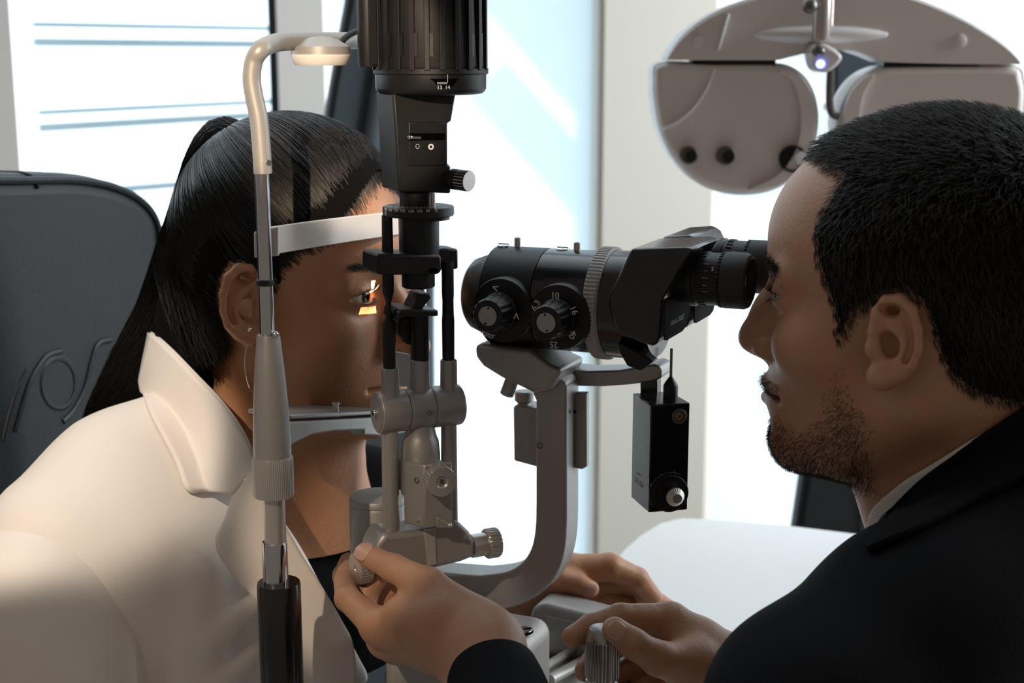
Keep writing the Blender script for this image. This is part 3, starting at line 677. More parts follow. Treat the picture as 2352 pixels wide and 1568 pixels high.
# recessed dark window with its scale
wv = MB(); n_ = 14
for i in range(n_+1):
    a = math.radians(-90+3+ i*30/n_); n = np.array((math.cos(a), math.sin(a), 0)); t = i/n_; zb = zfront(209, rd)+0.002+ (abs(2*t-1)**2.5)*0.007
    wv.V += [tuple(np.array((cen[0], cen[1], zfront(181, rd)))+n*(rd+0.0002)), tuple(np.array((cen[0], cen[1], min(zb, zfront(182, rd))))+n*(rd+0.0002))]
wv.F = [(2*i, 2*i+1, 2*i+3, 2*i+2) for i in range(n_)]
M['void'] = mat('black_recess', (0.002, 0.002, 0.002), 1.0, spec=0.0); wv.out('scale_window', M['void'], sd, solid=0.0003)
mb = MB(); ring_text(mb, cen, rd+0.0005, zfront(201, rd), [(-70, '14'), (-78, '13')], 0.0034)
ring_ticks(mb, cen, rd+0.0005, zfront(191, rd), [-80+i*0.95 for i in range(11)], 0.0006, 0.00010); ring_ticks(mb, cen, rd+0.0005, zfront(180, rd), [-69.8], 0.0024, 0.00012)
mb.out('scale_print', M['mark'], sd, smooth=0)
# ---- tower below the drum
n1 = VPlane(S(970, 340, 0.95), T1)
def pbox(name, pl, x0, x1, y0, y1, d0, d1, m, par=None, bev=0.0015, label=None, taper=None, sm=30):
    q = pl.off(d0); pts = [(x0, y0), (x1, y0), (x1, y1), (x0, y1)] if taper is None else taper
    V, F = extr([q.hit(*p) for p in pts], pl.n*(d1-d0)); return mkobj(name, V, F, m, par if par is not None else SL, bevel=bev, label=label, smooth=sm)
tb1 = pbox('tower_body', n1, 0, 0, 0, 0, -0.0165, 0.016, M['blackp'], bev=0.0035, taper=[(902, 214), (1048, 214), (1037, 279), (1028, 282), (1028, 377), (1036, 381), (1036, 444), (916, 440), (909, 310)])
pbox('slider_cover', n1, 938, 1028, 280, 381, -0.0172, -0.012, M['black'], tb1, bev=0.0008)
pbox('slider_notch', n1, 940, 1023, 306, 322, -0.0176, -0.010, M['void'], tb1, bev=0.0003)
q = n1.off(-0.020); V, F = tube([q.hit(940, 315), q.hit(966, 316)], 4.2*scl(q.Q), 12); mkobj('filter_lever', V, F, M['chrome'], SL)
V, F = ball(q.hit(941, 315), 6.5*scl(q.Q)); mkobj('lever_tip', V, F, M['chrome'], SL)
q = n1.off(-0.0175); mb = MB(); ss = scl(q.Q)
for (px, py, ra, rb) in ((990, 337, 7.0, 3.4), (959, 336, 5.8, 4.9)):
    c = q.hit(px, py); V = []; F = []
    for i in range(24):
        a = 2*math.pi*i/24
        for r in (ra, rb): V.append(c+(q.d*math.cos(a)*(0.8 if px < 980 else 1)+Z*math.sin(a))*r*ss)
    for i in range(24): k = (i+1) % 24; F.append((2*i, 2*i+1, 2*k+1, 2*k))
    mb.add(V, F)
mb.out('filter_symbols', M['mark'], SL, smooth=0, solid=0.0002)
# knob on the right of the tower: its face looks right and towards the camera
KA = np.array((0.80, -0.60, -0.05)); c = S(1078, 416, 0.93); kn = scl(c)
V, F = lathe(c-KA*0.026, KA, [(0, 0.0048), (0.012, 0.0048), (0.012, 0.0068), (0.0255, 0.0068)], 32); mkobj('knob_stem', V, F, M['blackp'], SL)
V, F = lathe(c-KA*0.0145, KA, [(0, 20*kn), (0.006, 20*kn), (0.0062, 24*kn), (0.0135, 24*kn), (0.0145, 23*kn)], 32, 20, 0.0005, (2, 3)); mkobj('slit_knob', V, F, M['steel'], SL)
turned('stem', n1, [(957, 484, 39), (957, 440, 39)], M['black']); turned('stem_pin', n1.off(-0.012), [(995, 484, 5), (995, 444, 5)], M['steel'])
# angle ring
RP = VPlane(S(961, 478, 0.95), T1)
dr_ = turned('angle_ring', RP, [(961, 494, 80), (961, 492, 82), (961, 475, 82), (961, 473, 80), (961, 473, 60)], M['black'], seg=72)
cen = RP.hit(961, 484); rr = 82.4*scl(cen); mb = MB()
ring_text(mb, cen, rr, zfront(485, rr, cen), [(-90+(-8)+d*15.0, s) for d, s in zip((-3.5, -2.6, -1.75, -.9, 0, .9, 1.8, 2.7), ('180', '165', '150', '135', '120', '105', '90', '75'))], 0.0027)
ring_ticks(mb, cen, rr, zfront(476, rr, cen)-0.0003, [-160+i*2.7 for i in range(52)], 0.0006, 0.00008)
mb.out('angle_print', M['mark'], dr_, smooth=0)
turned('ring_flange', RP, [(985, 503, 48), (985, 494, 48)], M['black']); 
turned('slit_tube', RP, [(963, 588, 46), (964, 494, 47)], M['black'])
CB = VPlane(S(945, 605, 0.945), T1)
V, F = extr([CB.off(-0.014).hit(x, y) for x, y in ((866, 586), (872, 583), (1010, 586), (1015, 590), (1015, 622), (1008, 630), (900, 632), (866, 630))], T2*0.03); mkobj('clamp_bar', V, F, M['black'], SL, bevel=0.0018)
V, F = extr([CB.off(0.002).hit(x, y) for x, y in ((1000, 575), (1020, 570), (1053, 572), (1053, 618), (1000, 620))], T2*0.02); mkobj('clamp_end', V, F, M['black'], SL, bevel=0.0015)
q = CB.off(-0.0145); V, F = lathe(q.hit(995, 622), -T2, [(0, 11*scl(q.Q)), (0.0006, 10*scl(q.Q))], 20, scale2=0.6); mkobj('clamp_screw', V, F, M['void'], SL)
turned('lens_barrel', RP, [(961, 659, 35), (961, 656, 38), (962, 622, 38)], M['black'])
# the two guide rods, narrowed where the slit beam passes
def rod(name, pl, rows, m): return turned(name, pl, rows, m, seg=24)
R1 = LP.off(-0.002)
turned('left_guide_rod', R1, [(895, 846, 15), (894, 742, 15), (891, 730, 9), (890, 715, 6), (890, 695, 6), (891, 685, 9), (892, 670, 13.5), (891, 630, 13.5), (890, 500, 12.5), (890, 494, 12)], M['black'], seg=24)
turned('rod_pin', R1, [(888, 497, 4), (888, 484, 4)], M['steel'], seg=12)
turned('right_guide_rod', R1, [(1030, 826, 14), (1030, 735, 14.5), (1029, 722, 13.5), (1029, 690, 13), (1028, 676, 14), (1029, 600, 14)], M['black'], seg=24)
turned('left_rod_sleeve', R1, [(897, 915, 21), (896, 848, 20), (896, 844, 18)], M['grey'])
turned('right_rod_sleeve', R1, [(1031, 900, 20), (1030, 828, 19), (1030, 825, 17)], M['grey'])
turned('mirror_post_sleeve', LP, [(965, 915, 23), (965, 828, 22), (965, 824, 20)], M['grey'])
turned('mirror_post', LP, [(965, 826, 21), (966, 722, 21)], M['black'], seg=32)
# mirror head: slanting prism on a flat flange
V, F = extr([LP.off(-0.014).hit(x, y) for x, y in ((918, 716), (925, 711), (1007, 712), (1007, 726), (930, 728), (914, 738))], T2*0.030); mkobj('mirror_flange', V, F, M['black'], SL, bevel=0.001)
V, F = extr([LP.off(-0.008).hit(x, y) for x, y in ((945, 712), (961, 680), (966, 676), (988, 674), (991, 684), (968, 713))], T2*0.018); mkobj('mirror_prism', V, F, M['black'], SL, bevel=0.001)
V, F = extr([LP.off(0.004).hit(x, y) for x, y in ((915, 735), (930, 722), (960, 722), (960, 800), (935, 790), (925, 775), (914, 770))], T2*0.012); mkobj('mirror_guard', V, F, M['black'], SL, bevel=0.003)
V, F = extr([LP.off(0.020).hit(x, y) for x, y in ((903, 806), (941, 813), (944, 888), (912, 888), (910, 835))], T2*0.0015); mkobj('breath_shield', V, F, M['phorw'], SL, bevel=0.0006, label='small white plate behind the guide rods')
# ---- roller and tilt frame
c = LP.hit(866, 950); c2 = LP.hit(1055, 926); L_ = np.linalg.norm((c2-c)[:2]); zc_ = (c[2]+c2[2])/2; c[2] = zc_; r_ = 0.0143
V, F = lathe(c, T1, rprof(L_*0.335, r_, 0.001), 56); ro = mkobj('tilt_roller', V, F, M['grey'], SL)
V, F = lathe(c+T1*L_*0.337, T1, rprof(L_*0.295, r_, 0.0005), 56); mkobj('roller_middle', V, F, M['grey'], SL)
V, F = lathe(c+T1*L_*0.634, T1, rprof(L_*0.37, r_, 0.002), 56); mkobj('roller_end', V, F, M['grey'], SL)
V, F = lathe(c-T1*0.0006, T1, [(0, r_*0.86), (0.001, r_*0.86)], 48); mkobj('end_cap', V, F, M['grey'], ro)
V, F = lathe(c-T1*0.003, T1, [(0, 0.0022), (0.0008, 0.0027), (0.004, 0.0027)], 20); mkobj('cap_screw', V, F, M['chrome'], ro)
def screw(pl, px, py, rp, m='chrome', ax=None, par=None, name='screw', slot=True):
    c = pl.hit(px, py); k = scl(c); ax = -pl.n if ax is None else ax
    V, F = lathe(c, ax, [(-0.001, rp*k), (0.0002, rp*k), (0.0004, rp*k*0.8), (-0.0006, rp*k*0.5), (-0.0006, 0.00005)], 20); return mkobj(name, V, F, M[m], par if par is not None else SL)
screw(LP.off(-r_), 987, 947, 6.5, 'dsteel')
turned('left_frame_post', R1, [(899, 1232, 20), (899, 985, 19)], M['grey']); turned('right_frame_post', R1, [(1033, 1215, 19), (1033, 965, 18)], M['grey'])
turned('swivel_column', LP.off(0.001), [(967, 1130, 46), (967, 1040, 45), (968, 1010, 42), (969, 1001, 38), (970, 985, 34), (970, 960, 33)], M['grey'])
# block below: left face turned away, front face to the right
FB = np.array((0.93, 0.36, 0)); e1 = S(976, 1150, 0.925)
q1 = VPlane(e1, FB); q2 = VPlane(e1, (-0.72, 0.69, 0))
P1 = [q1.hit(976, 1214), q1.hit(1040, 1196), q1.hit(1040, 1085), q1.hit(976, 1075)]
bl = MB(); a0 = q1.hit(976, 1214); a1 = q1.hit(976, 1068)
L1 = np.array((FB[0], FB[1], 0)); L2_ = np.array((-0.80, 0.60, 0)); wA = 0.0205; wB = 0.019
bot = [a0, a0+L1*wA, a0+L1*wA+L2_*wB, a0+L2_*wB]; V, F = extr(bot, (0, 0, a1[2]-a0[2])); bk = mkobj('drive_block', V, F, M['grey'], SL, bevel=0.0012)
q2 = VPlane(a0, L2_); 
screw(VPlane(a0-np.array((0, 0.0004, 0)), L2_), 957, 1103, 7, 'dsteel', ax=np.array((-0.6, -0.8, 0)), par=bk); screw(VPlane(a0-np.array((0, 0.0004, 0)), L2_), 959, 1194, 6, 'chrome', ax=np.array((-0.6, -0.8, 0)), par=bk)
c = S(1016, 1107, 0.912); KA = np.array((0.36, -0.93, 0.0)); k = scl(c)
V, F = lathe(c-KA*0.011, KA, [(0, 33*k), (0.001, 36*k), (0.0095, 36*k), (0.011, 34.5*k), (0.011, 15*k), (0.0098, 11*k), (0.0098, 0.0001)], 32, 26, 0.0006, (1, 2)); kk = mkobj('height_knob', V, F, M['steel'], SL)
V, F = lathe(c-KA*0.0008, KA, [(0, 7*k), (0.0006, 6*k)], 6); mkobj('knob_screw', V, F, M['dsteel'], kk)
V, F = extr([q1.off(-0.004).hit(x, y) for x, y in ((1003, 1186), (1036, 1205), (1036, 1213), (1020, 1213), (1003, 1212))], q1.n*0.004); mkobj('lock_lever', V, F, M['grey'], SL, bevel=0.0006)
V, F = ball(q1.off(-0.005).hit(1033, 1206), 6*k); mkobj('lever_ball', V, F, M['steel'], SL)
# yoke at the bottom with tab and two knobs
YK = LP.off(-0.012)
V, F = extr([YK.hit(x, y) for x, y in ((884, 1222), (905, 1226), (975, 1216), (1015, 1200), (1052, 1196), (1080, 1222), (1092, 1240), (1095, 1278), (1060, 1292), (985, 1310), (930, 1308), (866, 1296), (858, 1268), (868, 1245))], T2*0.028); mkobj('base_yoke', V, F, M['grey'], SL, bevel=0.004, bseg=3)
V, F = extr([YK.off(-0.0012).hit(x, y) for x, y in ((974, 1218), (1000, 1214), (1003, 1296), (982, 1300))], T2*0.002); mkobj('index_tab', V, F, M['grey2'], SL, bevel=0.0004)
c = LP.off(-0.004).hit(1094, 1252); k = scl(c)
V, F = lathe(c-T1*0.004, T1, [(0, 27*k), (0.011, 27*k), (0.011, 31*k), (0.012, 35*k), (0.0195, 35*k), (0.0205, 33*k)], 32, 24, 0.0007, (3, 4)); mkobj('tilt_knob', V, F, M['steel'], SL)
c = LP.off(-0.006).hit(817, 1306); k = scl(c); KL = -np.array((0.86, 0.50, 0.05))
V, F = lathe(c-KL*0.0120, KL, [(0, 24*k), (0.003, 24*k), (0.003, 36*k), (0.004, 38*k), (0.0110, 38*k), (0.0120, 36.5*k), (0.0120, 8*k), (0.0114, 7*k), (0.0114, 0.0001)], 32, 30, 0.0006, (3, 4)); lk = mkobj('tilt_knob', V, F, M['steel'], SL)
V, F = lathe(c-KL*0.034, KL, [(0, 20*k), (0.023, 20*k)], 32); mkobj('knob_shaft', V, F, M['grey'], SL)
# cylinder standing behind the left post
turned('optic_cylinder', VPlane(S(872, 1140, 1.0), T1), [(872, 1330, 66), (872, 1160, 66), (872, 1153, 63), (872, 1150, 66), (872, 1143, 66), (872, 1137, 63)], M['grey2'])

# ---- microscope
Z0 = 1.178
def mt(t, b=0.0, z=Z0): return np.array((-0.089, 1.05, 0))+A*t+B*b+Z*z
V, F = lathe(mt(0.066), A, [(0, 0.018), (0.001, 0.022), (0.004, 0.0255), (0.012, 0.0285), (0.018, 0.030), (0.0185, 0.033), (0.0205, 0.0355), (0.060, 0.036)], 72); mb1 = mkobj('objective_body', V, F, M['black'], SL)
V, F = lathe(mt(0.1264), A, [(0, 0.0355), (0.0004, 0.036), (0.040, 0.036)], 72); mkobj('magnification_body', V, F, M['gloss'], SL)
V, F = lathe(mt(0.1655), A, [(0, 0.037), (0.0012, 0.0395), (0.0095, 0.0395), (0.011, 0.038)], 96, 84, 0.0006, (1, 2)); mkobj('knurled_ring', V, F, M['champ'], SL)
V, F = lathe(mt(0.1762), A, [(0, 0.0375), (0.012, 0.0375), (0.030, 0.0365), (0.033, 0.0340)], 72); bb = mkobj('binocular_base', V, F, M['gloss'], SL)
V, F = extr([MP.off(-0.0365).hit(x, y) for x, y in ((1418, 786), (1472, 812), (1500, 830), (1470, 852), (1440, 840), (1424, 812))], B*0.012); mkobj('base_lug', V, F, M['black'], bb, bevel=0.001)
for (px, py0, py1) in ((1189, 545, 592), (1325, 556, 605)):
    c = MP.hit(px, py1); V, F = lathe(c-Z*0.004, Z, [(0, 0.0024), (MP.hit(px, py0)[2]-c[2]+0.0034, 0.0024), (MP.hit(px, py0)[2]-c[2]+0.004, 0.0020)], 24); mkobj('locating_pin', V, F, M['steel'], SL)
for (px, py) in ((1157, 584), (1292, 597)):
    c = MP.hit(px, py); c[2] = Z0+0.0358; V, F = lathe(c, Z, [(-0.001, 0.0048), (0.0006, 0.0048), (0.0014, 0.0036), (0.0016, 0.0001)], 28); o = mkobj('slotted_screw', V, F, M['chrome'], SL)
    V, F = box(c+Z*0.0016, A*0.004, B*0.0004, Z*0.0002); mkobj('slot', V, F, M['void'], o, smooth=0)
for i, (dx, dy, cx, cy) in enumerate(((1152, 713, 1110, 727), (1284, 728, 1250, 742))):
    c = MP.off(-0.040).hit(dx, dy); k = scl(c)
    V, F = lathe(c+B*0.010, -B, [(0, 0.0228), (0.008, 0.0228), (0.010, 0.0222), (0.0102, 0.013), (0.0102, 0.0001)], 64); dl = mkobj('dial', V, F, M['black'], SL)
    KN = MP.off(-0.063).hit(cx, cy); Lk = 0.025; k2 = c-B*0.0; dv = KN-c; 
    V, F = lathe(c, -B, [(0, 0.0135), (0.0045, 0.0135), (0.006, 0.0125), (0.021, 0.0118), (0.0225, 0.0108)], 32, 16, 0.0008, (2, 3)); kb = mkobj('knob', V, F, M['black'], dl)
    e_ = c-B*0.0226; V, F = lathe(e_, -B, [(0, 0.0068), (0.0007, 0.0068), (0.0010, 0.0064)], 40); kc = mkobj('knob_cap', V, F, M['knobcap'], dl, label='round grey cap')
    mb = MB()
    for (ha, hz) in ((0.1, 0.0056), (-0.1, -0.0052)):
        V, F = lathe(e_-B*0.0010+Z*hz+A*(0.001 if hz < 0 else -0.0006)*(1 if i else -1.5), -B, [(0, 0.0008), (0.0002, 0.0007)], 12); mb.add(V, F)
    mb.out('cap_hole', M['void'], dl, smooth=0)
    mb = MB(); fc = c-B*0.0103
    def dt(s, px, py, size, ang=0):
        p = VPlane(fc, A).hit(px, py); p = fc+(p-fc)*(0.93 if size > 0.006 else 0.86); a = math.radians(ang); rt = A*math.cos(a)+Z*math.sin(a); upv = Z*math.cos(a)-A*math.sin(a); text_on(mb, s, size, p, rt, upv, 0.00005)
    if i == 0:
        dt('<', 1137, 658, 0.0085, -14); dt('<', 1188, 726, 0.0085, -92)
        for ch_, px, py, an in (('r', 1104, 769, -38), ('i', 1108, 771, -30), ('a', 1114, 774, -24), ('t', 1120, 777, -18), ('o', 1127, 779, -12), ('r', 1133, 780, -6)): dt(ch_, px, py, 0.0058, an)
    else:
        dt('10', 1275, 675, 0.0062, 0); dt('6.3', 1228, 699, 0.0062, 58); dt('16', 1321, 711, 0.0062, -62); dt('40', 1318, 771, 0.0062, -118); dt('25', 1272, 795, 0.0062, 180)
    mb.out('dial_print', M['mark'], dl, smooth=0, label='white figures' if i else 'white arrows and lettering')
# eyepiece prism housings
hp = [(1447, 571), (1572, 567), (1592, 572), (1556, 630), (1520, 690), (1513, 785), (1500, 798), (1412, 764), (1396, 705), (1398, 680)]
for i, b0 in enumerate((-0.064, 0.002)):
    hq = hp if i == 0 else [(1447, 571), (1515, 567), (1532, 580)]+hp[3:]
    qn = MP.off(-0.064); P = [qn.hit(x, y)+B*(b0+0.064) for x, y in hq]
    V, F = extr(P, B*0.060); hsg = mkobj('prism_housing', V, F, M['gloss'], SL, bevel=0.006, bseg=4)
    # engraved end cover
    E = [qn.hit(x, y)+B*(b0+0.064) for x, y in ((1520, 694), (1514, 782))]
    c0_ = (E[0]+E[1])/2+A*0.0012+B*0.030; hh = abs(E[0][2]-E[1][2])/2
    pts = [c0_+B*y+Z*z for y, z in ((-0.027, hh), (0.027, hh), (0.027, -hh*0.2), (0.020, -hh*0.95), (0.012, -hh*1.1), (-0.022, -hh*1.1), (-0.027, -hh))]
    V, F = extr(pts, A*0.0008); cov = mkobj('end_cover', V, F, M['matte'], hsg, bevel=0.0003)
    mb = MB(); text_on(mb, 'HAAG-STREIT' if i == 0 else 'SWISS MADE', 0.0050, c0_+A*0.0010+(Z*-0.004 if i == 0 else Z*0.006), B if i == 0 else B*0.8+Z*0.5, Z); mb.out('engraving', M['dmark'], hsg, smooth=0)
# eyepieces
EZ = 1.205
for i, b in enumerate((-0.032, 0.033)):
    ep = MB(); V, F = lathe(mt(0.229, b, EZ), A, [(0, 0.016), (0.012, 0.017), (0.013, 0.0185), (0.016, 0.0185), (0.0165, 0.0172), (0.020, 0.0172)], 48); tubeo = mkobj('eyepiece_tube', V, F, M['black'], SL)
    V, F = lathe(mt(0.2475, b, EZ), A, [(0, 0.0172), (0.0004, 0.0180), (0.0046, 0.0180), (0.005, 0.0172)], 48, 30, 0.0007, (1, 2)); mkobj('grip_ring', V, F, M['black'], tubeo)
    V, F = lathe(mt(0.2525, b, EZ), A, [(0, 0.0172), (0.0085, 0.0172)], 64); mkobj('dioptre_ring', V, F, M['black'], tubeo)
    V, F = lathe(mt(0.261, b, EZ), A, [(0, 0.0174), (0.0003, 0.0183), (0.0018, 0.0183), (0.002, 0.0174)], 48, 40, 0.0006, (1, 2)); mkobj('grip_ring', V, F, M['black'], tubeo)
    V, F = lathe(mt(0.263, b, EZ), A, [(0, 0.0176), (0.001, 0.0184), (0.014, 0.0184), (0.0165, 0.0172), (0.0175, 0.0150), (0.0165, 0.0138), (0.012, 0.0120), (0.0119, 0.0001)], 56); cup = mkobj('eye_cup', V, F, M['rubber'], tubeo)
    V, F = lathe(mt(0.2755, b, EZ), A, [(0, 0.0105), (0.0006, 0.009), (0.0014, 0.005), (0.0017, 0.0001)], 40); mkobj('eye_lens', V, F, M['lens'], tubeo)
    mb = MB(); R = 0.01735
    for kq, a in enumerate((0.05, 0.33, 0.60, 0.88, 1.16, -0.2)):
        nrm = -B*math.cos(a-0.15)+Z*math.sin(a-0.15); tg = np.cross(nrm, A); L = 0.0032 if kq % 2 else 0.0024
        V, F = box(mt(0.2545, b, EZ)+nrm*R, A*L/1.6, tg*0.00012, nrm*0.00006); mb.add(V, F)
    a = 0.52; nrm = -B*math.cos(a)+Z*math.sin(a); text_on(mb, '5', 0.0042, mt(0.2589, b, EZ)+nrm*R, A, np.cross(A, nrm) if np.cross(A, nrm)[2] > 0 else np.cross(nrm, A))
    mb.out('dioptre_print', M['mark'], tubeo, smooth=0)
# ---- microscope arm
cupp = [(1089, 790), (1215, 803), (1226, 812), (1262, 838), (1290, 850), (1262, 900), (1225, 905), (1200, 892), (1150, 868), (1108, 842), (1090, 820)]
V, F = extr([MP.off(-0.024).hit(x, y) for x, y in cupp], B*0.048); mkobj('microscope_cradle', V, F, M['grey'], SL, bevel=0.004, bseg=3)
arm = [(1243, 852), (1262, 850), (1300, 882), (1300, 1190), (1297, 1250), (1284, 1305), (1255, 1350), (1210, 1383), (1150, 1402), (1090, 1406), (1000, 1400), (900, 1395), (900, 1316), (1000, 1314), (1100, 1322), (1160, 1314), (1196, 1294), (1218, 1262), (1228, 1215), (1230, 1150), (1230, 920), (1222, 904)]
P = crom([np.array(p, float) for p in arm[3:9]], 4)+[np.array(p, float) for p in arm[9:14]]+crom([np.array(p, float) for p in arm[14:20]], 4)
pts = [np.array(p, float) for p in arm[:3]]+P+[np.array(p, float) for p in arm[20:]]
V, F = extr([MP.off(-0.0125).hit(*p) for p in pts], B*0.026); am = mkobj('microscope_arm', V, F, M['grey'], SL, bevel=0.0022, bseg=3)
screw(MP.off(-0.0127), 1240, 1023, 8, 'dsteel', par=am, name='arm_screw')
c = MP.off(-0.002).hit(1320, 945); V, F = lathe(c+A*0.0005, A, [(-0.001, 0.0013), (0.0002, 0.0012)], 16); mkobj('arm_hole', V, F, M['void'], am)
V, F = extr([MP.off(0.006).hit(x, y) for x, y in ((1300, 902), (1347, 902), (1347, 1072), (1335, 1078), (1300, 1070))], B*0.006); mkobj('rear_plate', V, F, M['grey'], SL, bevel=0.001)
V, F = extr([MP.off(0.010).hit(x, y) for x, y in ((1178, 935), (1184, 930), (1290, 946), (1290, 1088), (1180, 1058))], B*0.02); mkobj('rear_box', V, F, M['grey'], SL, bevel=0.002)
turned('rear_knob', MP.off(0.016), [(1204, 935, 17), (1202, 924, 15), (1200, 918, 22), (1200, 900, 22), (1200, 897, 19)], M['grey'])
q = MP.off(-0.004); V, F = tube([q.hit(1180, 862), q.hit(1164, 905)], 13*scl(q.Q), 20); mkobj('rest_stud', V, F, M['grey'], SL)
V, F = extr([MP.off(0.012).hit(x, y) for x, y in [(1290, 846), (1350, 852), (1420, 850), (1470, 842), (1500, 836), (1514, 840), (1519, 850), (1519, 868), (1500, 876), (1440, 884), (1380, 888), (1292, 886)]], B*0.024); mkobj('side_arm', V, F, M['grey'], SL, bevel=0.0015)
V, F = extr([MP.off(0.018).hit(x, y) for x, y in ((1470, 876), (1509, 872), (1509, 926), (1470, 926))], B*0.010); mkobj('box_bracket', V, F, M['gloss'], SL, bevel=0.001)
# hanging control box
k6 = 1.055; e0 = S(1490, 1177, 0.90*k6); d1_ = np.array((0.0263, 0.006, 0))*k6; d2_ = np.array((-0.009, 0.033, 0))*k6; et = S(1490, 930, 0.90*k6)
V, F = extr([e0, e0+d1_, e0+d1_+d2_, e0+d2_], (0, 0, et[2]-e0[2])); HBX = mkobj('control_box', V, F, M['gloss'], SL, bevel=0.0008)
n1_ = np.cross(d1_, Z); n1_ /= np.linalg.norm(n1_); Q1 = VPlane(e0, d1_); Q2 = VPlane(e0, d2_); n2_ = np.cross(Z, d2_); n2_ /= np.linalg.norm(n2_); 
if n2_[0] > 0: n2_ = -n2_
if n1_[1] > 0: n1_ = -n1_
c = Q1.hit(1538, 1132); k = scl(c); V, F = lathe(c, n1_, [(0, 44*k), (0.0016, 44*k), (0.002, 42*k), (0.002, 18*k), (0.006, 16*k)], 56); d_ = mkobj('dial_disc', V, F, M['black'], HBX)
c = Q1.off(-0.009).hit(1551, 1141); V, F = lathe(c+(-n1_)*0.004, n1_, [(0, 15*k), (0.003, 22*k), (0.0045, 22*k), (0.0085, 11*k), (0.0086, 0.0001)], 32, 26, 0.0004, (1, 2)); mkobj('dial_knob', V, F, M['steel'], HBX)
mb = MB(); cc = Q1.hit(1538, 1132)
for i in range(26):
    a = math.radians(60+i*6.2); L = 1.9 if i % 6 == 3 else 0.8
    for r in (48,): V, F = box(cc+(d1_/np.linalg.norm(d1_)*math.cos(a)+Z*math.sin(a))*(r+L)*k+n1_*0.0001, (d1_/np.linalg.norm(d1_)*math.cos(a)+Z*math.sin(a))*L*k, n1_*0.00005, np.cross(n1_, (d1_/np.linalg.norm(d1_)*math.cos(a)+Z*math.sin(a)))*0.8*k); mb.add(V, F)
mb.out('dial_ticks', M['mark'], HBX, smooth=0)
c = Q1.hit(1560, 956); V, F = lathe(c, n1_, [(-0.001, 18*k), (0.0006, 18*k), (0.001, 17*k), (0.001, 11*k), (-0.002, 10.5*k), (-0.002, 0.0001)], 36); sk = mkobj('socket_ring', V, F, M['dsteel'], HBX)
V, F = lathe(c, n1_, [(-0.003, 10*k), (0.0003, 10*k), (0.0003, 0.0001)], 8); mkobj('socket_core', V, F, M['gold'], HBX); V, F = lathe(c, n1_, [(0, 4.5*k), (0.001, 4.5*k)], 16); mkobj('socket_pin', V, F, M['dsteel'], HBX)
mb = MB(); p_ = Q2.off(0).hit(1467, 1109)+n2_*0.0002; text_on(mb, 'CE 0297', 0.0050, p_, -d2_, Z, 0.0001); text_on(mb, 'haag-streit', 0.0022, Q2.hit(1467, 1088)+n2_*0.0002, -d2_, Z); mb.out('side_print', M['mark'], HBX, smooth=0)
c = VPlane(e0+d1_*0.55+d2_*0.5, d1_).hit(1540, 905); 
V, F = lathe((c[0], c[1], et[2]-0.001), Z, [(0, 0.0052), (0.002, 0.0052), (0.0095, 0.0052), (0.0115, 0.0042), (0.016, 0.0012)], 32); mkobj('cable_gland', V, F, M['black'], HBX)
V, F = tube([(c[0], c[1], et[2]+0.012), (c[0], c[1], S(1540, 800, c[1])[2])], 0.0010, 12); mkobj('cable', V, F, M['dsteel'], HBX)
# ---- base under the doctor's hand
BS = VPlane(S(1060, 1500, 0.93), A)
top_z = BS.hit(1100, 1472)[2]
c = BS.hit(1032, 1520); cx_ = c*np.array((1, 1, 0))+B*0.03
V, F = box(cx_+Z*(top_z+TZ)/2, A*0.0535, B*0.034, Z*(top_z-TZ)/2); bs = mkobj('base_housing', V, F, M['grey2'], SL, bevel=0.012, bseg=5)
V, F = box(cx_+Z*(TZ+0.006), A*0.0545, B*0.035, Z*0.005); mkobj('base_skirt', V, F, M['dsteel'], SL, bevel=0.003)
ps = onz(1203, 1447, top_z+0.0005); V, F = lathe(ps, Z, [(-0.001, 0.0062), (0.0004, 0.0062), (0.0008, 0.0056), (0.0009, 0.0001)], 32); o = mkobj('slotted_screw', V, F, M['chrome'], bs)
V, F = box(ps+Z*0.0009, (A+B)*0.0042, (A-B)*0.0004, Z*0.0002); mkobj('slot', V, F, M['void'], bs, smooth=0)
V, F = lathe(ps, Z, [(-0.001, 0.0068), (0.0002, 0.0068), (0.0002, 0.0062)], 32); mkobj('screw_recess', V, F, M['void'], bs)
# cross slide: deck, trough housing and rails
q = onz(1290, 1548, TZ+0.02); V, F = box(np.array((q[0]+0.0, q[1]+0.02, TZ+0.011)), A*0.12, B*0.07, Z*0.010); mkobj('slide_deck', V, F, M['grey2'], SL, bevel=0.003)
HG = VPlane(S(1300, 1430, 1.045), A)
V, F = extr([HG.hit(x, y) for x, y in ((1214, 1420), (1222, 1395), (1245, 1383), (1420, 1428), (1440, 1500), (1400, 1520), (1214, 1505))], B*0.03); tr = mkobj('rail_housing', V, F, M['champ'], SL, bevel=0.006, bseg=4)
V, F = extr([HG.off(-0.0008).hit(x, y) for x, y in ((1242, 1432), (1252, 1412), (1400, 1448), (1410, 1490), (1380, 1500), (1245, 1492))], B*0.004); mkobj('housing_recess', V, F, M['grey'], tr, bevel=0.001)
for (a, b, r) in (((1236, 1542), (1345, 1474), 0.0035), ((1262, 1562), (1390, 1490), 0.0045)):
    V, F = tube([S(a[0], a[1], 0.98), S(b[0], b[1], 1.07)], r, 20); mkobj('guide_rail', V, F, M['steel'], SL)
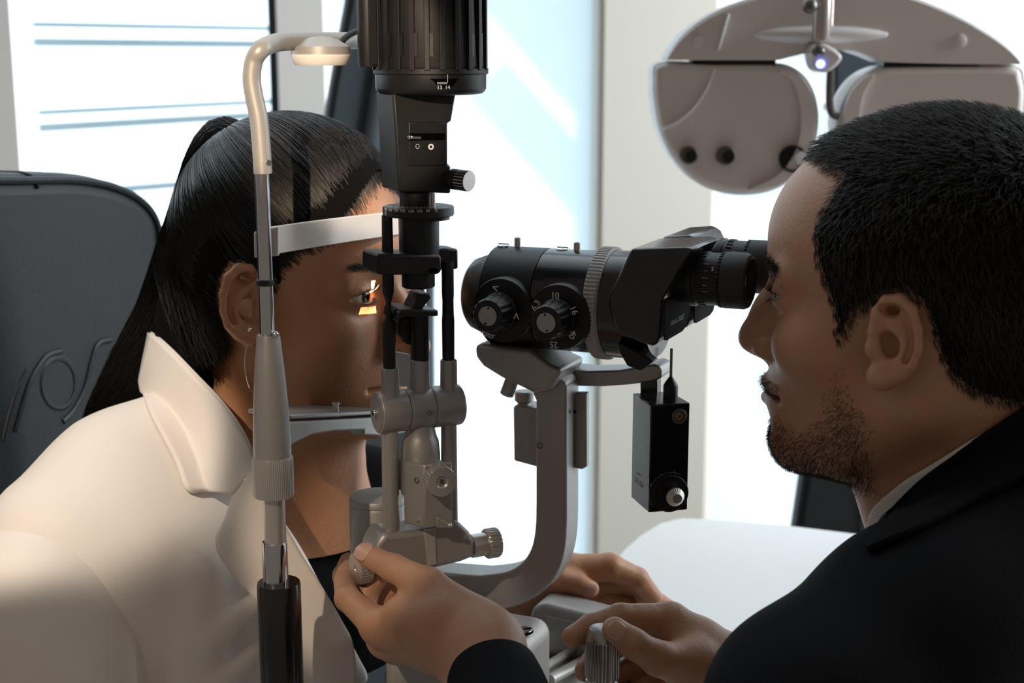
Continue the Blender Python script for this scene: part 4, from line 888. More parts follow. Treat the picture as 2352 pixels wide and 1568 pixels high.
# joystick
JP = VPlane(S(1377, 1450, 0.86), A)
js = MB(); o_, pr_ = vl(JP, [(1381, 1700, 36), (1380, 1559, 38), (1380, 1556, 34), (1380, 1553, 34), (1380, 1550, 40), (1379, 1546, 41), (1378, 1468, 39), (1378, 1464, 38.5), (1377, 1448, 34), (1377, 1440, 30), (1377, 1438, 24)])
V, F = lathe(o_, Z, pr_, 48, 36, 0.0005, (5, 6)); mkobj('joystick', V, F, M['steel2'], SL)
js = S(1381, 1700, 0.86); V, F = lathe((js[0], js[1], TZ), Z, [(0, 0.03), (0.004, 0.03), (0.006, 0.014), (max(0.01, js[2]-TZ+0.01), 0.010)], 32); mkobj('joystick_socket', V, F, M['black'], SL)
# ================================================================ head rest
HR = empty('head_rest', (-0.1547, 0.877, TZ), 'silver chin and head rest frame in front of the patient', 'head rest')
HP = VPlane((-0.1547, 0.877, 0), B)
def ht(name, rows, m, **k): return turned(name, PPost, rows, m, HR, **k)
PPost = VPlane((-0.1547, 0.877, 0), (1, 0, 0))
path = [(604, 398), (602, 360), (599, 320), (594, 270), (584, 222), (578, 180), (584, 138), (602, 112), (630, 99), (665, 95), (740, 94), (860, 94), (962, 95)]
def hpt(x, y):    # bend upwards first in the picture plane of the post, then along the frame
    return HP.hit(x, y) if x > 604 else PPost.hit(x, y)
pp = [hpt(*p) for p in path]
V, F = tube(pp, 0.0057, 20, n=5); mkobj('bent_top_tube', V, F, M['champ'], HR)
ht('chrome_post', [(614, 770, 17), (603, 395, 16.5)], M['chrome'], seg=40); 
cpost = PPost.hit(609, 648); V, F = lathe((cpost[0], cpost[1], cpost[2]-0.002), Z, [(0, 0.0052), (0.0005, 0.0056), (0.0033, 0.0056), (0.0038, 0.0052)], 32); mkobj('rubber_ring', V, F, M['rubber'], HR)
ht('post_sleeve', [(626, 1048, 43), (625, 1020, 43.5), (622, 930, 40), (618, 850, 34), (614, 775, 27), (614, 768, 25)], M['grey'])
ht('height_collar', [(629, 1137, 45), (629, 1134, 47), (628, 1052, 47), (628, 1046, 45)], M['steel'], knurl=60, kd=0.0004, kr=(1, 2), seg=60)
ht('inner_tube', [(633, 1246, 25), (632, 1136, 24.5)], M['steel']); ht('lower_tube', [(634, 1342, 29), (634, 1246, 28.5), (634, 1243, 27)], M['chrome'])
c = PPost.hit(640, 1336); k = scl(c); V, F = lathe((c[0], c[1], TZ+0.001), Z, [(0, 50*k), (c[2]-TZ-0.003, 50*k), (c[2]-TZ-0.001, 48*k), (c[2]-TZ-0.001, 30*k)], 48); mkobj('black_stand_tube', V, F, M['gloss'], HR)
c = PPost.off(-0.004).hit(633, 768); V, F = ball(c, 0.0022); mkobj('sleeve_screw', V, F, M['chrome'], HR)
c = PPost.off(-0.005).hit(617, 373); V, F = lathe(c, (0.5, -0.85, 0), [(-0.002, 0.0018), (0.0006, 0.0018), (0.001, 0.0014)], 16); mkobj('tube_screw', V, F, M['chrome'], HR)
# fixation lamp pad hanging on the top tube
c = HP.off(-0.012).hit(737, 133); k = scl(c)
V, F = lathe((c[0], c[1], HP.off(-0.012).hit(737, 150)[2]), Z, [(0, 58*k), (0.0012, 62*k), (0.0060, 69*k), (0.0068, 69*k), (0.0069, 66*k)], 56); mkobj('pad_underside', V, F, M['white'], HR, label='cream underside')
V, F = lathe((c[0], c[1], HP.off(-0.012).hit(737, 127)[2]), Z, [(0, 67*k), (0.0003, 68*k), (0.0055, 68*k), (0.0065, 60*k), (0.0095, 42*k), (0.0115, 20*k), (0.012, 1*k)], 56); mkobj('pad_top', V, F, M['champ'], HR)
V, F = tube([HP.off(-0.014).hit(x, y) for x, y in ((780, 104), (790, 90), (806, 78), (830, 69), (860, 64), (900, 60))], 0.0021, 12, n=4); mkobj('pad_cable', V, F, M['rubber'], HR)
# forehead band
n_ = 16; tp = []; bt = []
for i in range(n_+1):
    t = i/n_; x = 622+(930-622)*t; tp.append((x, 522-39*t)); bt.append((x, 586-49*t))
V = []; F = []
for i in range(n_+1):
    cv = A*(-0.003*math.sin(math.pi*i/n_))
    for (p, dd) in ((tp[i], 0.0), (tp[i], 0.0035), (bt[i], 0.0035), (bt[i], 0.0)): V.append(HP.hit(*p)+cv-A*dd)
for i in range(n_):
    for k in range(4): F.append((i*4+k, i*4+(k+1) % 4, (i+1)*4+(k+1) % 4, (i+1)*4+k))
F.append((0, 3, 2, 1)); F.append((n_*4, n_*4+1, n_*4+2, n_*4+3))
mkobj('forehead_band', V, F, M['white'], HR, bevel=0.0006, label='white forehead band')
V, F = extr([PPost.off(0.007).hit(x, y) for x, y in ((583, 533), (600, 530), (640, 520), (640, 588), (600, 590), (584, 592))], (0, 0.0035, 0)); mkobj('band_clip', V, F, M['white'], HR, bevel=0.0008, label='white clip')
# chin rest arm
V, F = extr([HP.hit(x, y) for x, y in ((632, 985), (650, 968), (700, 966), (850, 958), (960, 948), (960, 990), (880, 1002), (836, 1000), (836, 988), (770, 990), (720, 998), (690, 1012), (660, 1030), (632, 1040))], -A*0.012); mkobj('chin_rest_arm', V, F, M['grey'], HR, bevel=0.0015)
V, F = extr([HP.hit(x, y)+Z*0.001 for x, y in ((668, 966), (760, 961), (960, 949))]+[HP.hit(960, 949)-A*0.05, HP.hit(760, 961)-A*0.055, HP.hit(700, 964)-A*0.045], Z*0.003); mkobj('chin_rest', V, F, M['grey'], HR, bevel=0.001)
c = HP.hit(783, 958)-A*0.004; V, F = lathe(c, Z, [(0, 0.0020), (0.0085, 0.0020), (0.0088, 0.0027), (0.0100, 0.0027)], 16); mkobj('paper_pin', V, F, M['steel'], HR)
fp = HP.hit(962, 600)*np.array((1, 1, 0))
V, F = tube([fp+Z*(TZ+0.001), fp+Z*S(0, 150, fp[1])[2]], 0.0055, 20); mkobj('far_post', V, F, M['chrome'], HR)
# ================================================================ people
def skin(name, col, red, dark=None):
    m = mat(name, col, 0.46, 0, 0.5, 420, sss=0.12, bdist=0.0006)
    n = m.node_tree.nodes; L = m.node_tree.links; b = n['Principled BSDF']; t = n.new('ShaderNodeTexCoord')
    no = n.new('ShaderNodeTexNoise'); no.inputs['Scale'].default_value = 35; no.inputs['Detail'].default_value = 6; L.new(t.outputs['Object'], no.inputs['Vector'])
    mi = n.new('ShaderNodeMix'); mi.data_type = 'RGBA'; mi.inputs['A'].default_value = (*col, 1); mi.inputs['B'].default_value = (*red, 1)
    mr = n.new('ShaderNodeMapRange'); mr.inputs['From Min'].default_value = 0.4; mr.inputs['From Max'].default_value = 0.7; mr.inputs['To Max'].default_value = 0.7
    L.new(no.outputs['Fac'], mr.inputs['Value']); L.new(mr.outputs['Result'], mi.inputs['Factor']); L.new(mi.outputs['Result'], b.inputs['Base Color']); return m
M['skinw'] = skin('skin_warm', (0.46, 0.225, 0.118), (0.45, 0.205, 0.105)); M['skinm'] = skin('skin_fair', (0.49, 0.270, 0.165), (0.48, 0.235, 0.14))
M['nail'] = mat('fingernail', (0.62, 0.36, 0.28), 0.25, sss=0.1)
M['hairb'] = mat('black_hair', (0.010, 0.008, 0.007), 0.33, spec=0.55); M['hairm'] = mat('dark_brown_hair', (0.020, 0.014, 0.010), 0.45)
M['scalp'] = mat('hair_underlayer', (0.004, 0.003, 0.0026), 0.9, spec=0.1)#, 0, 0.3, 700)
M['beard'] = mat('brown_stubble', (0.045, 0.028, 0.018), 0.55); M['lip'] = mat('lip', (0.42, 0.17, 0.13), 0.4)
M['sclera'] = mat('eye_white', (0.75, 0.70, 0.66), 0.15, coat=1.0); M['iris'] = mat('brown_iris', (0.06, 0.028, 0.012), 0.2, coat=1.0)
M['ivory'] = mat('ivory_crepe', (0.86, 0.79, 0.725), 0.62, 0, 0.12, 1100, sheen=0.15, bdist=0.0003)
M['topb'] = mat('black_jersey', (0.004, 0.004, 0.004), 0.9, 0, 0.2, 900, spec=0.1); M['shirt'] = mat('white_shirt', (0.78, 0.77, 0.76), 0.7, 0, 0.1, 900)
def woolmat():
    m = mat('black_wool', (0.0042, 0.0044, 0.0056), 0.85, spec=0.15)
    n = m.node_tree.nodes; L = m.node_tree.links; b = n['Principled BSDF']; t = n.new('ShaderNodeTexCoord')
    w = n.new('ShaderNodeTexVoronoi'); w.inputs['Scale'].default_value = 900; L.new(t.outputs['Object'], w.inputs['Vector'])
    bu = n.new('ShaderNodeBump'); bu.inputs['Strength'].default_value = 0.5; bu.inputs['Distance'].default_value = 0.0004; L.new(w.outputs['Distance'], bu.inputs['Height']); L.new(bu.outputs['Normal'], b.inputs['Normal']); return m
M['wool'] = woolmat(); M['silver'] = mat('silver', (0.8, 0.78, 0.74), 0.2, 1.0)
def Bb(fx, f, lo, hi, h):
    return surf(fx, lo, hi, h)
def lidpart(H, g, par):
    for s in (1, -1):
        e = np.array(g.get('eye', (0.0705, 0.0315, -0.001)))*np.array((1, s, 1)); c = H.wor(e); r = 0.0122*H.k
        V, F = ball(c, r, 32, 20); eb = mkobj('eyeball', V, F, M['sclera'], par, smooth=180)
        g_ = H.R[0]*1.0+H.R[1]*g.get('gaze', 0)*1.0+H.R[2]*g.get('gazeu', 0); g_ /= np.linalg.norm(g_)
        V, F = lathe(c+g_*r*0.885, g_, [(0, r*0.47), (r*0.06, r*0.42), (r*0.125, r*0.25), (r*0.14, 1e-5)], 28); mkobj('iris', V, F, M['iris'], eb, smooth=180)
        V, F = lathe(c+g_*r*1.018, g_, [(0, r*0.19), (r*0.01, r*0.17), (r*0.012, 1e-5)], 20); mkobj('pupil', V, F, M['void'], eb)
def hair_on(V, F, H, poly, n, length, dirfn, rad, seed=0, K=5, lift=0.35, extra=None, both=True, edge=0, dens=None):
    """short hairs rooted where the region (drawn for the near side, mirrored) lies"""
    cen = V[F].mean(1); m = H.mirror_near(cen) if both else cen; x, y = proj(m); ok = inpoly(x, y, poly)
    if not both: ok &= H.loc(cen)[:, 1] > -0.02
    P = sample_faces(V, F, n, ok); return P
# ------------------------------------------------------------------ the doctor
FM = -A; NM = -B
HM = Head((0.2605, 0.897, 1.2005), FM, NM, 1.03, pitch=math.radians(-1.0))
gm = dict(open=0.55, gaze=0, gazeu=-0.05, cran=(0.099, 0.077, 0.0765), lip=(0.0925, -0.0690), nose=((0.084, 0, 0.004), (0.1015, 0, -0.030), (0.1035, 0, -0.0365)),
          jaw=[(-0.005, 0.050, -0.062), (0.038, 0.036, -0.097), (0.070, 0.010, -0.103)], muz=(0.032, 0.030, 0.028))
NB_m = S(2290, 1230, 0.90)
def body_m(P):
    l = HM.loc(P).astype(np.float32); d = head_sdf(l, gm)*HM.k
    d = smin(d, sd_cap(P, HM.wor((-0.030, 0, -0.055)), S(2235, 1120, 0.905), 0.054, 0.057), 0.03)
    d = smin(d, sd_cap(P, HM.wor((0.015, 0, -0.085)), S(2130, 1190, 0.895), 0.030, 0.038), 0.03)
    d = smin(d, sd_cap(P, S(2235, 1120, 0.905), S(2380, 1500, 0.92), 0.058, 0.075), 0.03)
    return d
earm, ec = ear_fn((1990, 2113, 683, 884), 0.832, 0.0, thick=1.0)
def ear_m_fn():
    f, c = ear_fn((1990, 2113, 684, 884), 0.828, 0.016); return f
earm = ear_m_fn()
def full_m(P): return smin(body_m(P), earm(P), 0.006)
Vh, Fh = surf(full_m, (0.10, 0.74, 0.98), (0.52, 1.02, 1.345), 0.0017)
# --- left hand on the silver knob, thumb on top
def hand_l():
    wr = S(1100, 1492, 0.852); W2 = S(1130, 1585, 0.822)
    T = [S(1075, 1440, 0.865), S(985, 1345, 0.872), S(905, 1305, 0.888), S(846, 1277, 0.905)]
    TR = [0.0150, 0.0115, 0.0088, 0.0078]
    I = [S(872, 1440, 0.880), S(798, 1374, 0.908), S(790, 1322, 0.945), S(800, 1290, 0.962)]; IR = [0.0110, 0.0084, 0.0076, 0.0066]
    Mi = [S(886, 1468, 0.897), S(838, 1410, 0.922), S(842, 1362, 0.930), S(868, 1325, 0.931)]; MR = [0.0110, 0.0086, 0.0078, 0.0070]
    Ri = [S(910, 1485, 0.910), S(872, 1430, 0.938), S(880, 1375, 0.943), S(905, 1345, 0.943)]; RR = [0.0105, 0.0082, 0.0075, 0.0068]
    Li = [S(960, 1492, 0.918), S(905, 1455, 0.944), S(915, 1420, 0.948), S(940, 1400, 0.946)]; LR = [0.0095, 0.0072, 0.0066, 0.0060]
    def f(P):
        d = sd_chain(P, [wr, S(1010, 1428, 0.862), S(925, 1408, 0.872)], [0.0240, 0.0215, 0.0125], 0.01)
        d = smin(d, sd_chain(P, [wr, S(1000, 1460, 0.880), I[0]], [0.0235, 0.0185, 0.0125], 0.01), 0.012)
        d = smin(d, sd_chain(P, [wr, S(1010, 1480, 0.892), Mi[0]], [0.0220, 0.0165, 0.0125], 0.01), 0.012)
        d = smin(d, sd_chain(P, [wr, S(1030, 1480, 0.900), Ri[0]], [0.0210, 0.0155, 0.0110], 0.01), 0.012)
        d = smin(d, sd_chain(P, [wr, S(1040, 1490, 0.905), Li[0]], [0.0200, 0.0140, 0.0100], 0.01), 0.012)
        d = smin(d, sd_chain(P, [wr, W2, S(1210, 1900, 0.72)], [0.0245, 0.0255, 0.032], 0.01), 0.012)
        d = smin(d, sd_cap(P, wr, T[0], 0.023, 0.0180), 0.014)
        fi = np.minimum(np.minimum(sd_chain(P, I, IR, 0.003), sd_chain(P, Mi, MR, 0.003)), np.minimum(sd_chain(P, Ri, RR, 0.003), sd_chain(P, Li, LR, 0.003)))
        d = smin(d, fi, 0.006); d = smin(d, sd_chain(P, T, TR, 0.004), 0.009)
        # knuckle creases of the thumb
        for (x, y, a) in ((902, 1322, 0), (897, 1318, 0), (892, 1330, 0)):
            pass
        return d
    V, F = surf(f, np.array((-0.175, 0.78, 0.90)), np.array((0.06, 0.97, 1.115)), 0.0014)
    return V, F, T, I
VL, FL, TL, IL = hand_l()
# --- right hand round the joystick
def hand_r():
    wr = S(1665, 1560, 0.885)
    I = [S(1540, 1428, 0.900), S(1425, 1418, 0.888), S(1358, 1440, 0.880), S(1316, 1462, 0.876)]; IR = [0.0125, 0.0092, 0.0086, 0.0074]
    T = [S(1590, 1530, 0.868), S(1512, 1512, 0.850), S(1455, 1478, 0.845), S(1412, 1446, 0.846)]; TR = [0.0170, 0.0108, 0.0092, 0.0082]
    Mi = [S(1545, 1470, 0.915), S(1440, 1470, 0.906), S(1375, 1500, 0.893), S(1345, 1540, 0.880)]; MR = [0.0115, 0.0090, 0.0082, 0.0074]
    Ri = [S(1550, 1510, 0.915), S(1460, 1530, 0.905), S(1400, 1560, 0.892), S(1362, 1590, 0.880)]; RR = [0.0110, 0.0086, 0.0080, 0.0072]
    Li = [S(1560, 1545, 0.905), S(1480, 1580, 0.890), S(1430, 1610, 0.880), S(1400, 1630, 0.872)]; LR = [0.0100, 0.0078, 0.0070, 0.0064]
    def f(P):
        d = sd_chain(P, [wr, S(1600, 1490, 0.892), I[0]], [0.0235, 0.0200, 0.0125], 0.01)
        for q in (Mi, Ri, Li): d = smin(d, sd_chain(P, [wr, q[0]], [0.0235, 0.0125], 0.01), 0.012)
        d = smin(d, sd_cap(P, wr, T[0], 0.023, 0.0175), 0.012)
        d = smin(d, sd_chain(P, [wr, S(1760, 1680, 0.87), S(1900, 1850, 0.85)], [0.0250, 0.0265, 0.034], 0.01), 0.012)
        fi = np.minimum(np.minimum(sd_chain(P, I, IR, 0.003), sd_chain(P, Mi, MR, 0.003)), np.minimum(sd_chain(P, Ri, RR, 0.003), sd_chain(P, Li, LR, 0.003)))
        d = smin(d, fi, 0.006); return smin(d, sd_chain(P, T, TR, 0.004), 0.008)
    V, F = surf(f, np.array((0.02, 0.78, 0.88)), np.array((0.26, 0.97, 1.08)), 0.0014)
    return V, F, T, I
VR, FR, TR_, IR_ = hand_r()
# torso and arms under the suit
SH_n = S(2120, 1500, 0.80); 
def torso_m(P):
    d = sd_cap(P, S(2380, 1500, 0.92), np.array((0.45, 0.93, 0.70)), 0.09, 0.12)
    d = smin(d, sd_chain(P, [S(2380, 1400, 0.90), S(2060, 1620, 0.765), S(1750, 2150, 0.715), S(1210, 1900, 0.72)], [0.06, 0.045, 0.038, 0.030], 0.02), 0.04)
    d = smin(d, sd_chain(P, [S(2380, 1400, 0.95), S(2380, 1500, 1.03), S(2150, 2000, 1.02), S(1900, 1850, 0.85)], [0.05, 0.045, 0.036, 0.032], 0.02), 0.04)
    return d
Vt, Ft = surf(torso_m, (-0.02, 0.65, 0.62), (0.62, 1.12, 1.16), 0.005)
doc = empty('person', (0.42, 0.93, 0.66), 'bearded man in a black suit looking into the microscope', 'person')
V, F = join([(Vh, Fh), (VL, FL), (VR, FR), (Vt, Ft)]); mkobj('body', V, F, M['skinm'], doc, smooth=180)
lidpart(HM, gm, doc)
def thumb_nail(tip, prev, r, toward, par, L=0.0125, Wd=0.0115):
    al = (tip-prev)/np.linalg.norm(tip-prev); out = np.asarray(toward, float); out = out-al*np.dot(out, al); out /= np.linalg.norm(out)
    V, F = nail(tip+out*(r+0.0002)+al*0.0005, al, out, L, Wd); mkobj('fingernail', V, F, M['nail'], par, smooth=180, solid=0.0006)
thumb_nail(TL[3], TL[2], 0.0078, (-0.10, -0.75, 0.62), doc, 0.0135, 0.0135)
thumb_nail(TR_[3], TR_[2], 0.0082, (0.15, -0.9, 0.25), doc, 0.0125, 0.0115)
# --- hair of the doctor
pm = [(1846, 352), (1900, 395), (1930, 405), (1905, 445), (1880, 490), (1866, 540), (1868, 590), (1885, 640), (1902, 690), (1915, 730), (1912, 765), (1932, 792), (1950, 760), (1965, 722), (2000, 700), (2030, 680), (2080, 672), (2118, 700), (2138, 750), (2152, 810), (2172, 858), (2215, 895), (2280, 925), (2352, 935), (2700, 950), (2900, 600), (2700, 100), (2100, 100), (1860, 200), (1838, 320)]
cenf = Vh[Fh].mean(1); xm, ym = proj(HM.mirror_near(cenf)); okm = inpoly(xm, ym, pm)
lc = HM.loc(cenf); earmask = (np.array([float(v) for v in earm(cenf.astype(np.float32))]) < 0.002)
okm &= ~earmask & ~((lc[:, 0] > 0.060) & (lc[:, 2] < 0.055) & (np.abs(lc[:, 1]) < 0.035))
def capmesh(V, F, ok, H, poly, th):
    Q = F[ok]; ids = np.unique(Q); mp = -np.ones(len(V), int); mp[ids] = np.arange(len(ids)); P = V[ids]
    nrm = np.zeros((len(V), 3)); fn = np.cross(V[F[:, 2]]-V[F[:, 0]], V[F[:, 3]]-V[F[:, 1]])
    for k in range(4): np.add.at(nrm, F[:, k], fn)
    nrm /= np.linalg.norm(nrm, axis=1)[:, None]+1e-12
    x, y = proj(H.mirror_near(P)); d = polydist(x, y, poly)
    n = nrm[ids]; return P+n*(np.clip(d/45, 0.12, 1)*th)[:, None], mp[Q], n
Pc, Fc, _ = capmesh(Vh, Fh, okm & (polydist(xm, ym, pm) > 14), HM, pm, 0.0030)
mkobj('hair_base', Pc, Fc, M['scalp'], doc, smooth=180)
def roots(V, F, ok, n): return sample_faces(V, F, n, ok)
def normals_at(f, P): return grad(f, P, 0.001)
R = roots(Vh, Fh, okm, 24000); n = normals_at(full_m, R); N = len(R)
x, y = proj(HM.mirror_near(R)); edge = np.clip(polydist(x, y, pm)/60, 0, 1)
L = HM.loc(R); FF, NN, UU = HM.R
# comb direction: forward on top, down and back at the side
topw = np.clip((L[:, 2]-0.02)/0.09, 0, 1)[:, None]
comb = FF*(0.75*topw)+(-UU)*(1-topw)*0.9+(-FF)*(0.35*(1-topw))+RNG.normal(0, 0.22, (N, 3))
comb -= n*(comb*n).sum(1)[:, None]; comb /= np.linalg.norm(comb, axis=1)[:, None]
ln = (0.006+0.008*edge)*RNG.uniform(0.7, 1.15, N); K = 5; pts = []
for k in range(K):
    t = k/(K-1); pts.append(R+n*(0.0002+ln*0.50*math.sin(t*1.25)*(0.40+0.6*edge))[:, None]+comb*(ln*(t*0.9))[:, None]+UU*0*t)
V, F = strands(np.stack(pts, 1), RNG.uniform(0.00016, 0.00026, N)); mkobj('hair', V, F, M['hairm'], doc, smooth=180)
# beard, moustache, brows
pb = [(1700, 965), (1762, 955), (1782, 935), (1840, 985), (1875, 955), (1885, 900), (1910, 850), (1918, 790), (1948, 790), (1948, 850), (1972, 905), (2010, 960), (2010, 1050), (2030, 1140), (1985, 1150), (1960, 1140), (1700, 1140)]
okb = inpoly(xm, ym, pb) & (lc[:, 0] > -0.03)
R = roots(Vh, Fh, okb, 20000); x, y = proj(HM.mirror_near(R)); dd = np.clip(polydist(x, y, pb)/70, 0, 1)*np.clip((y-820)/170, 0.12, 1); keep = RNG.random(len(R)) < dd*1.5; R = R[keep]
L = HM.loc(Vh[Fh].mean(1)); okq = (L[:, 0] > 0.080) & (L[:, 2] < -0.060) & (L[:, 2] > -0.071) & (np.abs(L[:, 1]) < 0.030)
okq |= (L[:, 0] > 0.074) & (L[:, 2] < -0.086) & (np.abs(L[:, 1]) < 0.020)
R = np.concatenate([R, roots(Vh, Fh, okq, 2600)]); n = normals_at(full_m, R); N = len(R)
comb = -UU+FF*0.2+RNG.normal(0, 0.35, (N, 3)); comb -= n*(comb*n).sum(1)[:, None]; comb /= np.linalg.norm(comb, axis=1)[:, None]
lnb = RNG.uniform(0.0014, 0.0036, N); pts = [R+n*(lnb*0.8*math.sin(t*1.3))[:, None]+comb*(lnb*t*0.6)[:, None] for t in (0, .33, .66, 1)]
V, F = strands(np.stack(pts, 1), RNG.uniform(0.00007, 0.00011, N)); mkobj('beard', V, F, M['beard'], doc, smooth=180)
def brow_hair(H, f, V, F, c, n, par, m, lnn=0.007, wid=0.004, arch=0.003, half=0.021, back=0.018):
    pts = []
    for s in (1, -1):
        u = RNG.random(n); w = RNG.normal(0, 1, n)*wid*0.5*(1-u*0.6)
        lo = np.stack([np.full(n, 0.10)-u*0.0, s*(c[1]+u*half*1.6), c[2]+arch*np.sin(u*2.2)+w], 1)
        Pw = H.o+(lo*H.k) @ H.R
        for _ in range(14):
            d = f(Pw.astype(np.float32)); Pw = Pw-H.R[0]*(d*0.9)[:, None]
        nn = grad(f, Pw, 0.001); cb = H.R[1]*s*0.8+H.R[2]*0.45-H.R[0]*0.3+RNG.normal(0, 0.15, (n, 3)); cb -= nn*(cb*nn).sum(1)[:, None]; cb /= np.linalg.norm(cb, axis=1)[:, None]
        ll = lnn*RNG.uniform(0.6, 1, n)
        pts.append(np.stack([Pw+nn*(0.0002+ll*0.18*math.sin(t*2.6))[:, None]+cb*(ll*t)[:, None] for t in (0, .33, .66, 1)], 1))
    V_, F_ = strands(np.concatenate(pts), 0.00013); mkobj('eyebrows', V_, F_, m, par, smooth=180)
brow_hair(HM, full_m, Vh, Fh, (0.09, 0.010, 0.012), 420, doc, M['hairm'], 0.008, 0.008, 0.004, 0.024)
def lashes(H, g, par, n=46, ln=0.008):
    e0 = np.array(g.get('eye', (0.0705, 0.0315, -0.001)))
    for s in (1, -1):
        pts = []
        for up in (1, -1):
            u = np.linspace(-1, 1, n); w = u*0.0135; v = up*0.0042*g.get('open', 1)*(1-u*u*0.93)+up*0.0004
            r = 0.0148; fx = np.sqrt(np.maximum(r*r-w*w-v*v, 1e-7)); base = np.stack([e0[0]+fx, (e0[1]+w), e0[2]+v], 1)
            l_ = ln*(1 if up > 0 else 0.55)*RNG.uniform(0.75, 1.1, n)
            dirv = np.stack([np.full(n, 0.85), u*0.55, np.full(n, up*0.15)], 1)
            P = [base+dirv*(l_*t)[:, None]+np.array((0, 0, 1))*(up*l_*0.5*t*t)[:, None] for t in (0, .3, .65, 1)]
            P = np.stack(P, 1); P[:, :, 1] *= s; pts.append((H.o+(P.reshape(-1, 3)*H.k) @ H.R).reshape(P.shape))
        V_, F_ = strands(np.concatenate(pts), 0.00011); mkobj('eyelashes', V_, F_, M['hairb'], par, smooth=180)
lashes(HM, gm, doc)
# --- suit
def suit(P):
    d = sd_chain(P, [S(2480, 1240, 0.83), S(2120, 1462, 0.775), S(1885, 1650, 0.735)], [0.066, 0.062, 0.062], 0.03)
    d = smin(d, sd_chain(P, [S(1885, 1650, 0.735), S(1840, 2150, 0.72)], [0.062, 0.052], 0.02), 0.02)
    d = smin(d, sd_cap(P, S(2330, 1330, 0.90), np.array((0.45, 0.93, 0.72)), 0.085, 0.15), 0.05)
    d = smin(d, sd_chain(P, [S(2480, 1240, 0.86), S(2480, 1330, 1.04), S(2250, 1850, 1.02)], [0.062, 0.062, 0.055], 0.03), 0.05)
    d = smax(d, -sd_cap(P, S(2190, 900, 0.90), S(2235, 1130, 0.905), 0.070, 0.066), 0.01)
    return d
V, F = surf(suit, (0.10, 0.56, 0.66), (0.68, 1.16, 1.24), 0.0032); mkobj('suit_jacket', V, F, M['wool'], doc, smooth=180)
# collar of the suit, folded over, and its lapel
E1 = [(2560, 850, 0.835), (2440, 895, 0.835), (2352, 940, 0.838), (2250, 1005, 0.842), (2180, 1055, 0.848), (2110, 1105, 0.855), (2055, 1158, 0.866), (2015, 1212, 0.88), (1990, 1246, 0.89)]
E2 = [(2600, 1010, 0.80), (2480, 1050, 0.80), (2380, 1085, 0.800), (2290, 1125, 0.802), (2220, 1160, 0.806), (2150, 1195, 0.812), (2090, 1222, 0.82), (2030, 1246, 0.845), (1992, 1262, 0.87)]
V, F = patch(E1, E2, 40, 14, 0.004, f=lambda P: np.minimum(suit(P), full_m(P)), lift=0.006); mkobj('suit_collar', V, F, M['wool'], doc, smooth=180, solid=0.004)
E0 = [(x+6, y+52, Y+0.035) for x, y, Y in E1]
V, F = patch(E1, E0, 40, 6, 0.0); mkobj('collar_stand', V, F, M['wool'], doc, smooth=180, solid=0.003)
S1 = [(2330, 960, 0.852), (2240, 1006, 0.858), (2145, 1064, 0.868), (2080, 1102, 0.878), (2025, 1146, 0.890), (2000, 1176, 0.90), (1995, 1210, 0.905)]
S2 = [(2330, 1020, 0.85), (2240, 1070, 0.856), (2150, 1130, 0.864), (2090, 1170, 0.872), (2040, 1220, 0.884), (2005, 1255, 0.893), (1992, 1275, 0.90)]
V, F = patch(S1, S2, 30, 6, 0.002, f=full_m, lift=0.003); mkobj('shirt_collar', V, F, M['shirt'], doc, smooth=180, solid=0.002, label='white shirt collar')
# left sleeve and cuff
ax0 = S(1132, 1552, 0.830); ax1 = S(1240, 1960, 0.70); dv = (ax1-ax0)
V, F = tube([ax0-dv*0.008, ax0, ax0+dv*0.12, ax0+dv*0.35, ax0+dv*0.7, ax1], [0.0285, 0.0292, 0.0315, 0.034, 0.040, 0.046], 48, n=4)
# rounded cuff end
mkobj('left_sleeve', V, F, M['wool'], doc, smooth=40, bevel=0.0)
V, F = tube([S(1725, 1640, 0.885), S(1900, 1850, 0.87), S(2100, 2050, 0.95)], [0.033, 0.038, 0.05], 40, n=4); mkobj('right_sleeve', V, F, M['wool'], doc, smooth=40)
# ------------------------------------------------------------------ the patient
HW = Head((-0.166, 1.085, 1.1785), A, -B, 0.97, pitch=math.radians(-2.0))
gw = dict(cc=(-0.004, 0, 0.033), cran=(0.091, 0.077, 0.088), brow=0.0075, jaw=[(-0.002, 0.047, -0.056), (0.040, 0.034, -0.090), (0.074, 0.009, -0.103)], jawr=(0.015, 0.015, 0.0150), muz=(0.033, 0.030, 0.030),
          cheek=((0.045, 0.030, -0.055), (0.030, 0.026, 0.028)), open=1.05, nose=((0.086, 0, 0.002), (0.106, 0, -0.036), (0.1095, 0, -0.042)), tip=(0.0095, 0.0100, 0.0085), gaze=0.05, gazeu=0.0)
def body_w(P):
    l = HW.loc(P).astype(np.float32); d = head_sdf(l, gw)*HW.k
    d = smin(d, sd_chain(P, [HW.wor((-0.020, 0, -0.06)), S(640, 1010, 1.085), S(600, 1160, 1.10)], [0.048, 0.050, 0.060], 0.02), 0.03)
    d = smin(d, sd_cap(P, HW.wor((0.02, 0, -0.085)), S(730, 1050, 1.075), 0.022, 0.030), 0.03)
    d = smin(d, sd_chain(P, [S(600, 1160, 1.10), S(680, 1240, 1.10)], [0.062, 0.068], 0.02), 0.05)
    return d
earw, _ = ear_fn((612, 510, 613, 789), 1.005, 0.014, thick=1.0)
def full_w(P): return smin(body_w(P), earw(P), 0.005)
Vw, Fw = surf(full_w, (-0.34, 0.95, 0.97), (-0.02, 1.21, 1.315), 0.0017)
